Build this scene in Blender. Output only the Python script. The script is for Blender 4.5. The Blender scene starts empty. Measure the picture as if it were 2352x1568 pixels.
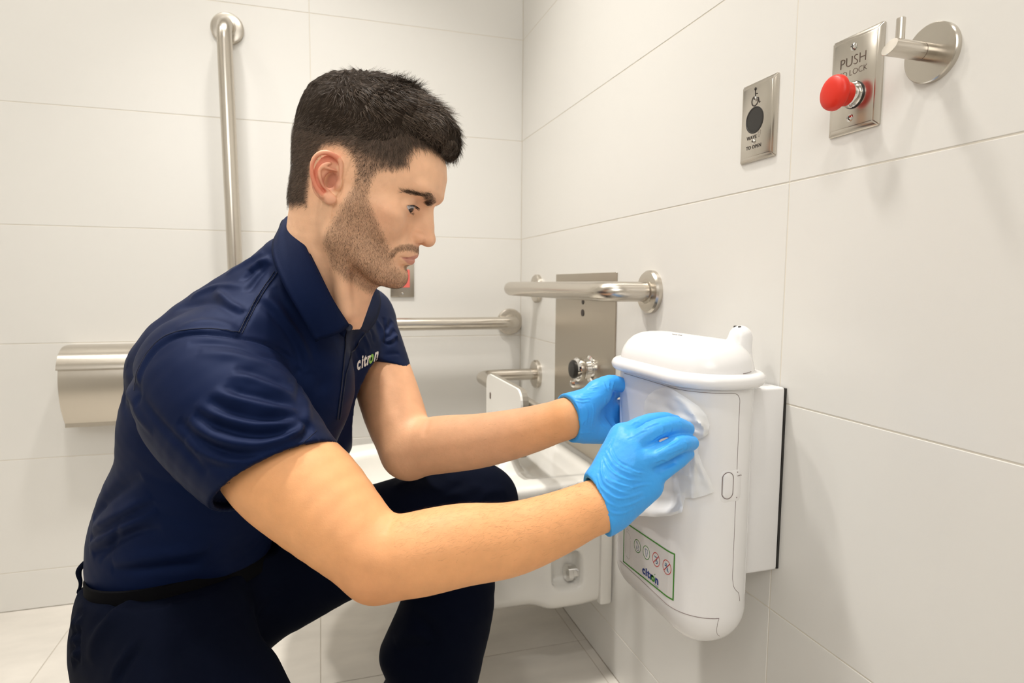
import bpy, bmesh, math, random
import numpy as np
from mathutils import Vector, Matrix

# ------------------------------------------------------------------ camera, light, exposure
FL, YAW, PITCH, ROLL = 1427.43, 0.299641, -0.092159, 0.007251
XW, YW, CAMH = 0.6075, 1.875, 0.8648          # right wall x, back wall y, camera height (metres, floor at z=0)
C0 = np.array([0.0, 0.0, CAMH])
_f = np.array([math.sin(YAW)*math.cos(PITCH), math.cos(YAW)*math.cos(PITCH), math.sin(PITCH)])
_r = np.array([math.cos(YAW), -math.sin(YAW), 0.0]); _u = np.cross(_r, _f)
CR = math.cos(ROLL)*_r + math.sin(ROLL)*_u
CU = -math.sin(ROLL)*_r + math.cos(ROLL)*_u
CF = _f
scene = bpy.context.scene
cam_d = bpy.data.cameras.new('camera'); cam = bpy.data.objects.new('camera', cam_d)
scene.collection.objects.link(cam); scene.camera = cam
cam.matrix_world = Matrix(((CR[0], CU[0], -CF[0], 0), (CR[1], CU[1], -CF[1], 0), (CR[2], CU[2], -CF[2], CAMH), (0, 0, 0, 1)))
cam_d.sensor_width = 36.0; cam_d.lens = FL/2352*36; cam_d.clip_start = 0.02
cam_d.dof.use_dof = True; cam_d.dof.focus_distance = 0.80; cam_d.dof.aperture_fstop = 7.0

world = bpy.data.worlds.new('world'); scene.world = world; world.use_nodes = True
world.node_tree.nodes['Background'].inputs[0].default_value = (1.0, 0.93, 0.83, 1)
world.node_tree.nodes['Background'].inputs[1].default_value = 0.05
scene.view_settings.view_transform = 'Standard'; scene.view_settings.look = 'None'
scene.view_settings.gamma = 1.0; scene.view_settings.use_curve_mapping = False
scene.view_settings.exposure = 0.0

def area(name, loc, size, power, col, target=None, spread=math.pi):
    d = bpy.data.lights.new(name, 'AREA'); d.shape = 'DISK'; d.size = size; d.energy = power; d.color = col; d.spread = spread
    o = bpy.data.objects.new(name, d); scene.collection.objects.link(o); o.location = loc
    if target is not None:
        v = Vector(target) - Vector(loc); o.rotation_euler = v.to_track_quat('-Z', 'Y').to_euler()
    return o
WARM = (1.0, 0.965, 0.91)
DOWNLIGHTS = [(-0.10, 0.02), (0.10, 1.20), (-0.42, 1.08), (-1.10, 1.15)]  # second entry is the made-up fixture of the added corner light
area('downlight_near', (-0.10, 0.02, 2.56), 0.15, 7.0, WARM)
area('corner_fill', (0.10, 1.20, 2.56), 0.15, 6.6, WARM, None, math.radians(80))  # added light that brightens the room corner, no known fixture there
area('downlight_mid', (-0.42, 1.08, 2.56), 0.15, 6.0, WARM, None, math.radians(100))
area('downlight_left', (-1.10, 1.15, 2.56), 0.15, 3.6, WARM)
area('room_bounce', (-0.45, -0.75, 1.75), 1.0, 11.5, (1.0, 0.985, 0.96), (0.15, 1.1, 0.75))

# ------------------------------------------------------------------ helpers
COL = scene.collection
def D(x, y, d):
    "point seen at photograph pixel x, y at depth d metres in front of the camera"
    x = np.asarray(x, float); y = np.asarray(y, float); d = np.asarray(d, float)
    q = CF + ((x-1176)/FL)[..., None]*CR - ((y-784)/FL)[..., None]*CU
    return C0 + q*d[..., None]
def ray(x, y): return CF + (x-1176)/FL*CR - (y-784)/FL*CU
def onx(x, y, X): q = ray(x, y); return C0 + q*(X/q[0])
def ony(x, y, Y): q = ray(x, y); return C0 + q*(Y/q[1])
def proj(P):
    P = np.asarray(P) - C0; d = P@CF
    return 1176 + FL*(P@CR)/d, 784 - FL*(P@CU)/d, d

def link(o, parent=None):
    COL.objects.link(o)
    if parent is not None: o.parent = parent
    return o
def tag(o, label=None, cat=None, group=None, kind=None):
    if label: o['label'] = label
    if cat: o['category'] = cat
    if group: o['group'] = group
    if kind: o['kind'] = kind
    return o
def empty(name, loc=(0, 0, 0)):
    o = bpy.data.objects.new(name, None); o.empty_display_size = 0.05; COL.objects.link(o)
    o.location = loc; return o
def wloc(o):
    v = Vector((0, 0, 0))
    while o is not None: v = v + o.location; o = o.parent
    return v
def mesh(name, V, Fc, mat, parent=None, smooth=True, colors=None):
    me = bpy.data.meshes.new(name); V = np.asarray(V, dtype=np.float32)
    if parent is not None: V = V - np.array(wloc(parent), dtype=np.float32)
    if isinstance(Fc, np.ndarray):
        n, k = Fc.shape
        me.vertices.add(len(V)); me.vertices.foreach_set('co', V.ravel())
        me.loops.add(n*k); me.loops.foreach_set('vertex_index', Fc.ravel().astype(np.int32))
        me.polygons.add(n); me.polygons.foreach_set('loop_start', np.arange(0, n*k, k, dtype=np.int32))
        me.polygons.foreach_set('loop_total', np.full(n, k, dtype=np.int32))
        me.update(calc_edges=True); me.validate()
    else:
        me.from_pydata([tuple(map(float, v)) for v in V], [], Fc)
    if smooth:
        me.polygons.foreach_set('use_smooth', np.ones(len(me.polygons), dtype=bool))
    if colors is not None:
        a = me.color_attributes.new('Col', 'FLOAT_COLOR', 'POINT')
        c = np.ones((len(V), 4), dtype=np.float32); c[:, :3] = colors; a.data.foreach_set('color', c.ravel())
    me.materials.append(mat)
    o = bpy.data.objects.new(name, me); link(o, parent)
    return o
def from_bm(name, bm, mat, parent=None, smooth=False, angle=None):
    bmesh.ops.recalc_face_normals(bm, faces=bm.faces)
    me = bpy.data.meshes.new(name)
    if parent is not None: bm.transform(Matrix.Translation(-wloc(parent)))
    bm.to_mesh(me); bm.free(); me.materials.append(mat)
    if smooth:
        me.polygons.foreach_set('use_smooth', np.ones(len(me.polygons), dtype=bool))
        me.set_sharp_from_angle(angle=angle if angle else math.radians(35))
    return link(bpy.data.objects.new(name, me), parent)
def box(bm, a, b, bev=0.0, seg=2):
    a = Vector(a); b = Vector(b)
    m = Matrix.Translation((a+b)/2) @ Matrix.Diagonal((abs(b.x-a.x), abs(b.y-a.y), abs(b.z-a.z), 1))
    r = bmesh.ops.create_cube(bm, size=1, matrix=m)
    if bev > 0:
        es = list({e for v in r['verts'] for e in v.link_edges})
        bmesh.ops.bevel(bm, geom=es, offset=bev, segments=seg, affect='EDGES', profile=0.5)
    return bm
def frame(ax):
    ax = np.asarray(ax, float); ax = ax/np.linalg.norm(ax)
    t = np.array([0, 0, 1.0]) if abs(ax[2]) < 0.9 else np.array([1.0, 0, 0])
    u = np.cross(t, ax); u /= np.linalg.norm(u); v = np.cross(ax, u)
    return ax, u, v
def lathe(bm, base, axis, prof, n=40, cap=True):
    "prof: list of (radius, distance along axis)"
    ax, u, v = frame(axis); base = np.asarray(base, float); rings = []
    for r_, h_ in prof:
        if r_ < 1e-6: rings.append([bm.verts.new(base+ax*h_)]); continue
        rings.append([bm.verts.new(base + ax*h_ + r_*(math.cos(t)*u + math.sin(t)*v)) for t in np.linspace(0, 2*math.pi, n, endpoint=False)])
    for A, B in zip(rings[:-1], rings[1:]):
        for i in range(n):
            j = (i+1) % n
            if len(A) == 1 and len(B) == 1: break
            if len(A) == 1: bm.faces.new((A[0], B[j], B[i]))
            elif len(B) == 1: bm.faces.new((A[i], A[j], B[0]))
            else: bm.faces.new((A[i], A[j], B[j], B[i]))
    if cap:
        for R in (rings[0], rings[-1]):
            if len(R) > 2: bm.faces.new(R)
    return bm
def tube(bm, pts, rad, n=20, cap=True):
    P = np.asarray(pts, float); rad = np.broadcast_to(rad, (len(P),))
    T = np.gradient(P, axis=0); T /= np.linalg.norm(T, axis=1)[:, None]
    _, u, v = frame(T[0]); rings = []
    for i in range(len(P)):
        u = u - T[i]*(u@T[i]); u /= np.linalg.norm(u); v = np.cross(T[i], u)
        rings.append([bm.verts.new(P[i] + rad[i]*(math.cos(t)*u+math.sin(t)*v)) for t in np.linspace(0, 2*math.pi, n, endpoint=False)])
    for A, B in zip(rings[:-1], rings[1:]):
        for i in range(n): bm.faces.new((A[i], A[(i+1) % n], B[(i+1) % n], B[i]))
    if cap: bm.faces.new(rings[0]); bm.faces.new(rings[-1])
    return bm
def fillet(pts, r, seg=8):
    "round the corners of a polyline"
    P = [np.asarray(p, float) for p in pts]; out = [P[0]]
    for i in range(1, len(P)-1):
        a = P[i-1]-P[i]; b = P[i+1]-P[i]; a /= np.linalg.norm(a); b /= np.linalg.norm(b)
        s, e = P[i]+a*r, P[i]+b*r
        for t in np.linspace(0, 1, seg+1): out.append((1-t)**2*s + 2*t*(1-t)*P[i] + t*t*e)
    out.append(P[-1]); return np.array(out)
def spline(P, n):
    "Catmull-Rom resample of an (m,k) array to n samples"
    P = np.asarray(P, float); m = len(P)
    Q = np.vstack([2*P[0]-P[1], P, 2*P[-1]-P[-2]]); t = np.linspace(0, m-1-1e-9, n); i = t.astype(int); s = (t-i)[:, None]
    p0, p1, p2, p3 = Q[i], Q[i+1], Q[i+2], Q[i+3]
    return 0.5*((2*p1) + (-p0+p2)*s + (2*p0-5*p1+4*p2-p3)*s*s + (-p0+3*p1-3*p2+p3)*s**3)

# ------------------------------------------------------------------ materials
def pmat(name, col, rough=0.5, metal=0.0, bump=None, spec=0.5, sss=0.0, coat=0.0, vcol=False, var=None, sheen=0.0, aniso=0.0, trans=0.0, tint=None):
    m = bpy.data.materials.new(name); m.use_nodes = True; nt = m.node_tree; b = nt.nodes['Principled BSDF']
    b.inputs['Base Color'].default_value = (*col, 1); b.inputs['Roughness'].default_value = rough
    b.inputs['Metallic'].default_value = metal; b.inputs['Specular IOR Level'].default_value = spec
    if coat: b.inputs['Coat Weight'].default_value = coat; b.inputs['Coat Roughness'].default_value = 0.08
    if sss:
        b.inputs['Subsurface Weight'].default_value = sss; b.inputs['Subsurface Radius'].default_value = (1.0, 0.35, 0.18)
        b.inputs['Subsurface Scale'].default_value = 0.006
    if tint: b.inputs['Specular Tint'].default_value = (*tint, 1)
    if sheen: b.inputs['Sheen Weight'].default_value = sheen; b.inputs['Sheen Roughness'].default_value = 0.4
    if aniso: b.inputs['Anisotropic'].default_value = aniso
    src = None
    if vcol:
        at = nt.nodes.new('ShaderNodeVertexColor'); at.layer_name = 'Col'; src = at.outputs['Color']
        nt.links.new(src, b.inputs['Base Color'])
    tc = nt.nodes.new('ShaderNodeTexCoord')
    if var:     # (scale, amount, stretch)
        mp = nt.nodes.new('ShaderNodeMapping'); mp.inputs['Scale'].default_value = var[2] if len(var) > 2 else (1, 1, 1)
        nz = nt.nodes.new('ShaderNodeTexNoise'); nz.inputs['Scale'].default_value = var[0]; nz.inputs['Detail'].default_value = 4
        nt.links.new(tc.outputs['Object'], mp.inputs['Vector']); nt.links.new(mp.outputs[0], nz.inputs['Vector'])
        mr = nt.nodes.new('ShaderNodeMapRange'); mr.inputs['From Min'].default_value = 0.3; mr.inputs['From Max'].default_value = 0.7
        mr.inputs['To Min'].default_value = 1-var[1]; mr.inputs['To Max'].default_value = 1+var[1]
        nt.links.new(nz.outputs['Fac'], mr.inputs['Value'])
        mx = nt.nodes.new('ShaderNodeVectorMath'); mx.operation = 'SCALE'
        if src is not None: nt.links.new(src, mx.inputs[0])
        else: mx.inputs[0].default_value = col
        nt.links.new(mr.outputs[0], mx.inputs['Scale']); nt.links.new(mx.outputs[0], b.inputs['Base Color'])
    if bump:    # list of (scale, strength(m), stretch, type)
        prev = None
        for bb in bump:
            mp = nt.nodes.new('ShaderNodeMapping'); mp.inputs['Scale'].default_value = bb[2] if len(bb) > 2 else (1, 1, 1)
            nt.links.new(tc.outputs['Object'], mp.inputs['Vector'])
            nz = nt.nodes.new('ShaderNodeTexNoise'); nz.inputs['Scale'].default_value = bb[0]; nz.inputs['Detail'].default_value = 3
            nt.links.new(mp.outputs[0], nz.inputs['Vector'])
            bp = nt.nodes.new('ShaderNodeBump'); bp.inputs['Strength'].default_value = 1.0; bp.inputs['Distance'].default_value = bb[1]
            nt.links.new(nz.outputs['Fac'], bp.inputs['Height'])
            if prev is not None: nt.links.new(prev.outputs[0], bp.inputs['Normal'])
            prev = bp
        nt.links.new(prev.outputs[0], b.inputs['Normal'])
    if trans:
        out = nt.nodes['Material Output']; tr = nt.nodes.new('ShaderNodeBsdfTranslucent'); tr.inputs[0].default_value = (*col, 1)
        ms = nt.nodes.new('ShaderNodeMixShader'); ms.inputs[0].default_value = trans
        nt.links.new(b.outputs[0], ms.inputs[1]); nt.links.new(tr.outputs[0], ms.inputs[2]); nt.links.new(ms.outputs[0], out.inputs['Surface'])
    return m
M = {}
M['tile'] = pmat('glazed_wall_tile', (0.775, 0.758, 0.722), 0.30, bump=[(900, 0.00003, (0.25, 0.25, 3))], var=(2.0, 0.012))
M['grout'] = pmat('grout', (0.74, 0.695, 0.61), 0.9)
M['floor'] = pmat('stone_floor_tile', (0.70, 0.66, 0.60), 0.45, bump=[(300, 0.00005)], var=(7, 0.07, (1, 2.2, 1)))
M['fgrout'] = pmat('floor_grout', (0.55, 0.50, 0.43), 0.9)
M['paint'] = pmat('white_paint', (0.78, 0.76, 0.71), 0.8)
M['steel'] = pmat('brushed_steel', (0.60, 0.555, 0.49), 0.27, metal=1.0, bump=[(1500, 0.000012, (0.03, 1, 1))], aniso=0.3)
M['steel_v'] = pmat('brushed_steel_plate', (0.60, 0.56, 0.50), 0.24, metal=1.0, bump=[(1800, 0.000010, (1, 0.03, 1))], aniso=0.3)
M['steel_d'] = pmat('dull_steel_plate', (0.50, 0.455, 0.385), 0.34, metal=1.0, bump=[(900, 0.00001, (1, 0.04, 1))])
M['chrome'] = pmat('chrome', (0.80, 0.79, 0.77), 0.07, metal=1.0)
M['black'] = pmat('black_plastic', (0.02, 0.018, 0.016), 0.35)
M['ink'] = pmat('dark_ink', (0.045, 0.035, 0.028), 0.6)
M['ink_soft'] = pmat('engraved_fill', (0.12, 0.08, 0.06), 0.6)
M['red'] = pmat('red_plastic', (0.72, 0.022, 0.006), 0.42, sss=0.0)
M['pink'] = pmat('faded_red_plastic', (0.80, 0.16, 0.13), 0.45)
M['bin'] = pmat('white_plastic', (0.86, 0.85, 0.845), 0.24, spec=0.5)
M['bin_gap'] = pmat('seam_shadow', (0.26, 0.21, 0.20), 0.8)
M['ceramic'] = pmat('white_ceramic', (0.86, 0.84, 0.79), 0.08, coat=0.5)
M['pad'] = pmat('white_board', (0.78, 0.76, 0.72), 0.5)
M['pad_edge'] = pmat('grey_pad_edge', (0.24, 0.215, 0.175), 0.6)
M['glove'] = pmat('blue_nitrile', (0.055, 0.40, 0.96), 0.46, spec=0.4, bump=[(260, 0.0003), (1400, 0.00005)], sss=0.0)
M['wipe'] = pmat('nonwoven_wipe', (0.93, 0.93, 0.92), 0.9, trans=0.25)
M['shirt'] = pmat('navy_knit', (0.0038, 0.0078, 0.030), 0.60, bump=[(2600, 0.00006)], spec=0.30, tint=(0.16, 0.27, 0.75))
M['collar'] = pmat('navy_rib_knit', (0.0038, 0.0078, 0.029), 0.7, bump=[(900, 0.00025, (1, 1, 1))], spec=0.25, tint=(0.16, 0.27, 0.75))
M['trouser'] = pmat('dark_navy_twill', (0.0027, 0.0037, 0.0092), 0.85, bump=[(2200, 0.00008)], spec=0.14, tint=(0.3, 0.4, 0.8))
M['belt'] = pmat('black_belt', (0.003, 0.003, 0.004), 0.8, spec=0.08)
M['seam'] = pmat('navy_thread', (0.008, 0.011, 0.030), 0.8)
M['white_thread'] = pmat('white_embroidery', (0.80, 0.77, 0.72), 0.8)
M['green_thread'] = pmat('green_embroidery', (0.28, 0.55, 0.10), 0.8)
M['skin'] = pmat('skin', (0.6, 0.35, 0.2), 0.58, vcol=True, sss=0.10, bump=[(900, 0.00012), (160, 0.00025)], var=(55, 0.05), spec=0.4)
M['hair'] = pmat('dark_brown_hair', (0.03, 0.02, 0.015), 0.55, vcol=True, spec=0.18)
M['hair_mass'] = pmat('dark_brown_hair_mass', (0.03, 0.02, 0.015), 0.9, vcol=True, spec=0.08)
M['eye'] = pmat('eye_white', (0.7, 0.7, 0.7), 0.2, vcol=True, spec=0.3)
M['g_ink'] = pmat('green_ink', (0.06, 0.26, 0.03), 0.5)
M['r_ink'] = pmat('red_ink', (0.55, 0.03, 0.03), 0.5)
M['b_ink'] = pmat('blue_ink', (0.01, 0.035, 0.22), 0.5)
M['lb_ink'] = pmat('steel_blue_ink', (0.05, 0.16, 0.30), 0.5)
M['grey_ink'] = pmat('grey_ink', (0.40, 0.38, 0.37), 0.5)
M['shoe'] = pmat('black_shoe', (0.01, 0.01, 0.01), 0.5)
def emit_mat():
    m = bpy.data.materials.new('lamp_diffuser'); m.use_nodes = True; b = m.node_tree.nodes['Principled BSDF']
    b.inputs['Emission Color'].default_value = (1, 0.9, 0.75, 1); b.inputs['Emission Strength'].default_value = 4
    return m
M['lamp'] = emit_mat()

# ------------------------------------------------------------------ room
def tiled(bm_fn, parent): pass
ROWS = [0.0] + [0.104+0.3*k for k in range(9)]
G = 0.0010                                             # half joint
def wall_struct(name, a, b, mat):
    bm = bmesh.new(); box(bm, a, b); return tag(from_bm(name, bm, mat), kind='structure')
wb = wall_struct('wall_back', (-1.35, YW+0.0007, 0), (XW+0.12, YW+0.12, 2.6), M['grout'])
wr = wall_struct('wall_right', (XW+0.0007, -1.25, 0), (XW+0.12, YW+0.0007, 2.6), M['grout'])
wl = wall_struct('wall_left', (-1.47, -1.25, 0), (-1.35, YW+0.12, 2.6), M['tile'])
wf = wall_struct('wall_front', (-1.47, -1.37, 0), (XW+0.12, -1.25, 2.6), M['tile'])
fl = wall_struct('floor', (-1.47, -1.37, -0.12), (XW+0.12, YW+0.12, -0.0011), M['fgrout'])
ce = wall_struct('ceiling', (-1.47, -1.37, 2.6), (XW+0.12, YW+0.12, 2.7), M['paint'])
def tile(parent, a, b, mat, name='tile', bev=0.0005):
    bm = bmesh.new(); box(bm, a, b, bev, 1); return from_bm(name, bm, mat, parent)
xs = [-1.35, -1.2124, -0.0124, XW]
ys = [-1.25, -0.494, 0.7057, YW]
for k in range(len(ROWS)):
    z0 = ROWS[k]; z1 = ROWS[k+1] if k+1 < len(ROWS) else 2.6
    for i in range(3):
        tile(wb, (xs[i]+G, YW, z0+G), (xs[i+1]-G, YW+0.0013, z1-G), M['tile'])
        tile(wr, (XW, ys[i]+G, z0+G), (XW+0.0013, ys[i+1]-G, z1-G), M['tile'])
fx = [-1.35, -1.215, -0.615, -0.015, 0.585, XW]; fy = [-1.25, -1.07, -0.47, 0.13, 0.73, 1.33, YW]
for i in range(5):
    for j in range(6):
        tile(fl, (fx[i]+G, fy[j]+G, -0.0013), (fx[i+1]-G, fy[j+1]-G, 0), M['floor'])
for n, (x, y) in enumerate(DOWNLIGHTS):
    t = empty('ceiling_light', (x, y, 2.6))
    tag(t, ['round recessed ceiling light nearest the wall hook, above the camera', 'round ceiling light added to brighten the room corner, over the toilet', 'round recessed ceiling light above the kneeling man', 'round recessed ceiling light nearest the left wall'][n], 'ceiling light', 'recessed ceiling lights')
    bm = bmesh.new(); lathe(bm, (x, y, 2.599), (0, 0, -1), [(0.105, 0), (0.105, 0.004), (0.09, 0.008), (0.082, 0.006), (0.082, 0.0)]); from_bm('trim_ring', bm, M['paint'], t, True)
    bm = bmesh.new(); lathe(bm, (x, y, 2.598), (0, 0, -1), [(0.08, 0), (0.08, 0.002)]); from_bm('diffuser', bm, M['lamp'], t)

# ------------------------------------------------------------------ grab bars
def flange(name, c, axis, parent, R=0.041, mat='steel'):
    bm = bmesh.new(); lathe(bm, c, axis, [(R, 0), (R, 0.008), (R-0.003, 0.0118), (R-0.008, 0.0128), (0.0195, 0.0132)], 48)
    return from_bm(name, bm, M[mat], parent, True)
def grab_bar(label, pts, normal, R=0.0185, fil=0.045, knurl=True):
    p = [np.array(q, float) for q in pts]; t = empty('grab_bar', tuple(p[0])); tag(t, label, 'grab bar')
    bm = bmesh.new(); tube(bm, fillet(p, fil, 10), R, 28); from_bm('rail', bm, M['steel'], t, True)
    flange('flange', p[0], normal, t); flange('flange', p[-1], normal, t)
    for q in (p[0], p[-1]):
        bm = bmesh.new(); lathe(bm, q+np.array(normal)*0.0125, normal, [(0.0225, 0), (0.0225, 0.0012), (0.019, 0.003)], 40); from_bm('collar_ring', bm, M['steel_d'], t, True)
    return t
O = 0.075
grab_bar('vertical brushed steel grab bar on the back wall behind the man', [(-0.221, YW, 1.535), (-0.221, YW-O, 1.535), (-0.209, YW-O, 0.60), (-0.209, YW, 0.60)], (0, -1, 0), fil=0.055)
grab_bar('horizontal brushed steel grab bar on the back wall, ending near the corner', [(0.57, YW, 0.747), (0.57, YW-O, 0.747), (-0.08, YW-O, 0.747), (-0.08, YW, 0.747)], (0, -1, 0))
grab_bar('brushed steel grab bar on the right wall in front of the steel plate', [(XW, 1.062, 0.852), (XW-0.095, 1.062, 0.852), (XW-0.095, 1.712, 0.852), (XW, 1.712, 0.852)], (-1, 0, 0), R=0.0190, fil=0.05)

# backrest of the toilet: bent tube from two wall flanges, board on its front
t = empty('toilet_support', (XW, 1.385, 0.60)); tag(t, 'white back support board with grey edge on bent steel tube above toilet', 'back support')
bm = bmesh.new(); tube(bm, fillet([(XW, 1.711, 0.602), (0.43, 1.711, 0.602), (0.43, 1.10, 0.60), (XW, 1.10, 0.60)], 0.05, 10), 0.0165, 28); from_bm('support_tube', bm, M['steel'], t, True)
flange('flange', (XW, 1.711, 0.602), (-1, 0, 0), t); flange('flange', (XW, 1.10, 0.60), (-1, 0, 0), t)
def rrect(y0, y1, z0, z1, r, n=6):
    out = []
    for cy, cz, a0 in ((y1-r, z1-r, 0), (y0+r, z1-r, 90), (y0+r, z0+r, 180), (y1-r, z0+r, 270)):
        for a in np.linspace(a0, a0+90, n): out.append((cy+r*math.cos(math.radians(a)), cz+r*math.sin(math.radians(a))))
    return out
def slab_x(bm, prof, x0, x1, hole=None):
    A = [bm.verts.new((x0, y, z)) for y, z in prof]; B = [bm.verts.new((x1, y, z)) for y, z in prof]; n = len(prof)
    bm.faces.new(A); bm.faces.new(B[::-1])
    for i in range(n): bm.faces.new((A[i], A[(i+1) % n], B[(i+1) % n], B[i]))
    return bm
bm = bmesh.new(); slab_x(bm, rrect(1.222, 1.505, 0.49, 0.642, 0.03), 0.398, 0.403); from_bm('board', bm, M['pad'], t)
bm = bmesh.new(); slab_x(bm, rrect(1.223, 1.504, 0.491, 0.641, 0.03), 0.403, 0.416); from_bm('board_backing', bm, M['pad_edge'], t)
for y, z in ((1.465, 0.59), (1.285, 0.580)):
    bm = bmesh.new(); slab_x(bm, rrect(y-0.0045, y+0.0045, z-0.008, z+0.008, 0.004), 0.3965, 0.3985); from_bm('screw_slot', bm, M['ink_soft'], t)

# stainless access plate with flush button
t = empty('flush_plate', (XW, 1.385, 0.66)); tag(t, 'tall brushed steel flush plate on right wall above the toilet', 'flush plate')
bm = bmesh.new(); box(bm, (XW-0.003, 1.206, 0.456), (XW, 1.562, 0.8915), 0.0008, 1); from_bm('plate', bm, M['steel_d'], t)
for y, z, r_ in ((1.380, 0.8235, 0.0065), (1.381, 0.797, 0.0085)):
    bm = bmesh.new(); lathe(bm, (XW-0.003, y, z), (-1, 0, 0), [(r_, 0), (r_, 0.001), (0, 0.0014)], 24); from_bm('sensor_window', bm, M['ink'], t, True)
for y in (1.52, 1.25):
    for z in (0.51, ):
        bm = bmesh.new(); lathe(bm, (XW-0.003, y, z), (-1, 0, 0), [(0.006, 0), (0.0055, 0.002), (0, 0.003)], 20); from_bm('screw', bm, M['chrome'], t, True)
bm = bmesh.new(); lathe(bm, (XW-0.003, 1.330, 0.668), (-1, 0, 0), [(0.031, 0), (0.031, 0.003), (0.024, 0.006), (0.022, 0.016), (0.025, 0.019), (0.0285, 0.024), (0.0285, 0.034), (0.024, 0.040), (0.0215, 0.041)], 40); from_bm('button_housing', bm, M['chrome'], t, True)
bm = bmesh.new(); lathe(bm, (XW-0.043, 1.330, 0.668), (-1, 0, 0), [(0.0215, 0), (0.0215, 0.006), (0.018, 0.009), (0, 0.010)], 36); from_bm('flush_button', bm, M['black'], t, True)
bm = bmesh.new(); lathe(bm, (XW-0.003, 1.405, 0.622), (-1, 0, 0), [(0.012, 0), (0.011, 0.012), (0.007, 0.018), (0, 0.019)], 24); from_bm('drain_knob', bm, M['chrome'], t)

# ------------------------------------------------------------------ plates on the right wall
def text_mesh(name, body, size, mat, parent, fn, extrude=0.0002, align='CENTER', bold=0.0, fine=0):
    cu = bpy.data.curves.new(name, 'FONT'); cu.body = body; cu.size = size; cu.align_x = align; cu.align_y = 'BOTTOM_BASELINE'
    cu.extrude = 0; cu.offset = bold; cu.resolution_u = 3; cu.space_character = 1.12 if bold > 0.0001 else 1.0
    o = bpy.data.objects.new(name, cu); COL.objects.link(o)
    bpy.context.view_layer.update()
    me = bpy.data.meshes.new_from_object(o.evaluated_get(bpy.context.evaluated_depsgraph_get()))
    bpy.data.objects.remove(o); bm = bmesh.new(); bm.from_mesh(me)
    for _ in range(fine): bmesh.ops.subdivide_edges(bm, edges=[e for e in bm.edges if e.calc_length() > size*0.12], cuts=1)
    bmesh.ops.triangulate(bm, faces=bm.faces)
    V = np.array([v.co[:] for v in bm.verts]); W = fn(V[:, 0], V[:, 1])
    for v, w in zip(bm.verts, W): v.co = w
    me2 = bpy.data.meshes.new(name)
    if parent is not None: bm.transform(Matrix.Translation(-wloc(parent)))
    bm.to_mesh(me2); bm.free(); me2.materials.append(mat)
    return link(bpy.data.objects.new(name, me2), parent)
def plane_x(X, yc, zc):     # text plane facing -X, reading towards -Y
    return lambda u, v: np.stack([np.full_like(u, X), yc-u, zc+v], 1)
def wall_plate(name, label, y0, y1, z0, z1, cat):
    t = empty(name, (XW, (y0+y1)/2, (z0+z1)/2)); tag(t, label, cat)
    bm = bmesh.new(); H = 0.0062; bv = 0.006
    prof = [(0, 0.0), (0.0, 0.0022), (bv, H)]
    rings = []
    for ins, h in prof:
        rings.append([bm.verts.new((XW-h, y, z)) for y, z in ((y0+ins, z0+ins), (y1-ins, z0+ins), (y1-ins, z1-ins), (y0+ins, z1-ins))])
    for A, B in zip(rings[:-1], rings[1:]):
        for i in range(4): bm.faces.new((A[i], A[(i+1) % 4], B[(i+1) % 4], B[i]))
    bm.faces.new(rings[-1]); bm.faces.new(rings[0])
    es = [e for e in bm.edges if abs((e.verts[0].co-e.verts[1].co).x) > 0.001]
    bmesh.ops.bevel(bm, geom=es+[e for e in bm.edges if all(abs(v.co.x-(XW-H)) < 1e-5 for v in e.verts)], offset=0.0014, segments=3, affect='EDGES')
    from_bm('plate', bm, M['steel_v'], t, True)
    return t, XW-H
def screw(t, X, y, z, r_=0.0036):
    bm = bmesh.new(); lathe(bm, (X, y, z), (-1, 0, 0), [(r_*1.25, 0.0002), (r_*1.05, 0.0004), (r_, 0.0012), (r_*0.6, 0.0022), (0, 0.0025)], 24)
    s = from_bm('screw', bm, M['chrome'], t, True)
    bm = bmesh.new(); box(bm, (X-0.0026, y-r_*0.6, z-0.0004), (X-0.0018, y+r_*0.6, z+0.0004)); box(bm, (X-0.0026, y-0.0004, z-r_*0.6), (X-0.0018, y+0.0004, z+r_*0.6))
    from_bm('screw_slot', bm, M['ink'], s)
t, X = wall_plate('push_to_lock_plate', 'larger steel wall plate reading PUSH TO LOCK with red mushroom button', 0.566, 0.6385, 1.046, 1.159, 'switch plate')
screw(t, X, 0.6035, 1.1435); screw(t, X, 0.6035, 1.0625)
text_mesh('lettering', 'PUSH', 0.0165, M['ink_soft'], t, plane_x(X-0.0003, 0.6035, 1.1225), bold=-0.00028)
text_mesh('lettering', 'TO LOCK', 0.0098, M['ink_soft'], t, plane_x(X-0.0003, 0.6035, 1.1115), bold=-0.0002)
cy, cz = 0.5995, 1.0875
bm = bmesh.new(); lathe(bm, (X, cy, cz), (-1, 0, 0), [(0.0155, 0), (0.0155, 0.001), (0.0145, 0.0012)], 40); from_bm('gasket', bm, M['black'], t, True)
bm = bmesh.new(); lathe(bm, (X-0.001, cy, cz), (-1, 0, 0), [(0.0145, 0), (0.0148, 0.002), (0.0140, 0.0035), (0.0143, 0.005), (0.0128, 0.0085), (0.0125, 0.010)], 40); from_bm('collar_ring', bm, M['chrome'], t, True)
bm = bmesh.new(); lathe(bm, (X-0.0105, cy, cz), (-1, 0, 0), [(0.0130, 0), (0.0134, 0.002), (0.0128, 0.010), (0.0135, 0.0118), (0.0185, 0.0135), (0.0200, 0.0155), (0.0200, 0.0180), (0.0192, 0.0205), (0.0165, 0.0228), (0.010, 0.0243), (0, 0.0248)], 56); from_bm('push_button', bm, M['red'], t, True)
t, X = wall_plate('wave_to_open_plate', 'smaller steel wall plate reading WAVE TO OPEN with black sensor disc', 0.7335, 0.8085, 1.0445, 1.156, 'switch plate')
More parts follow.
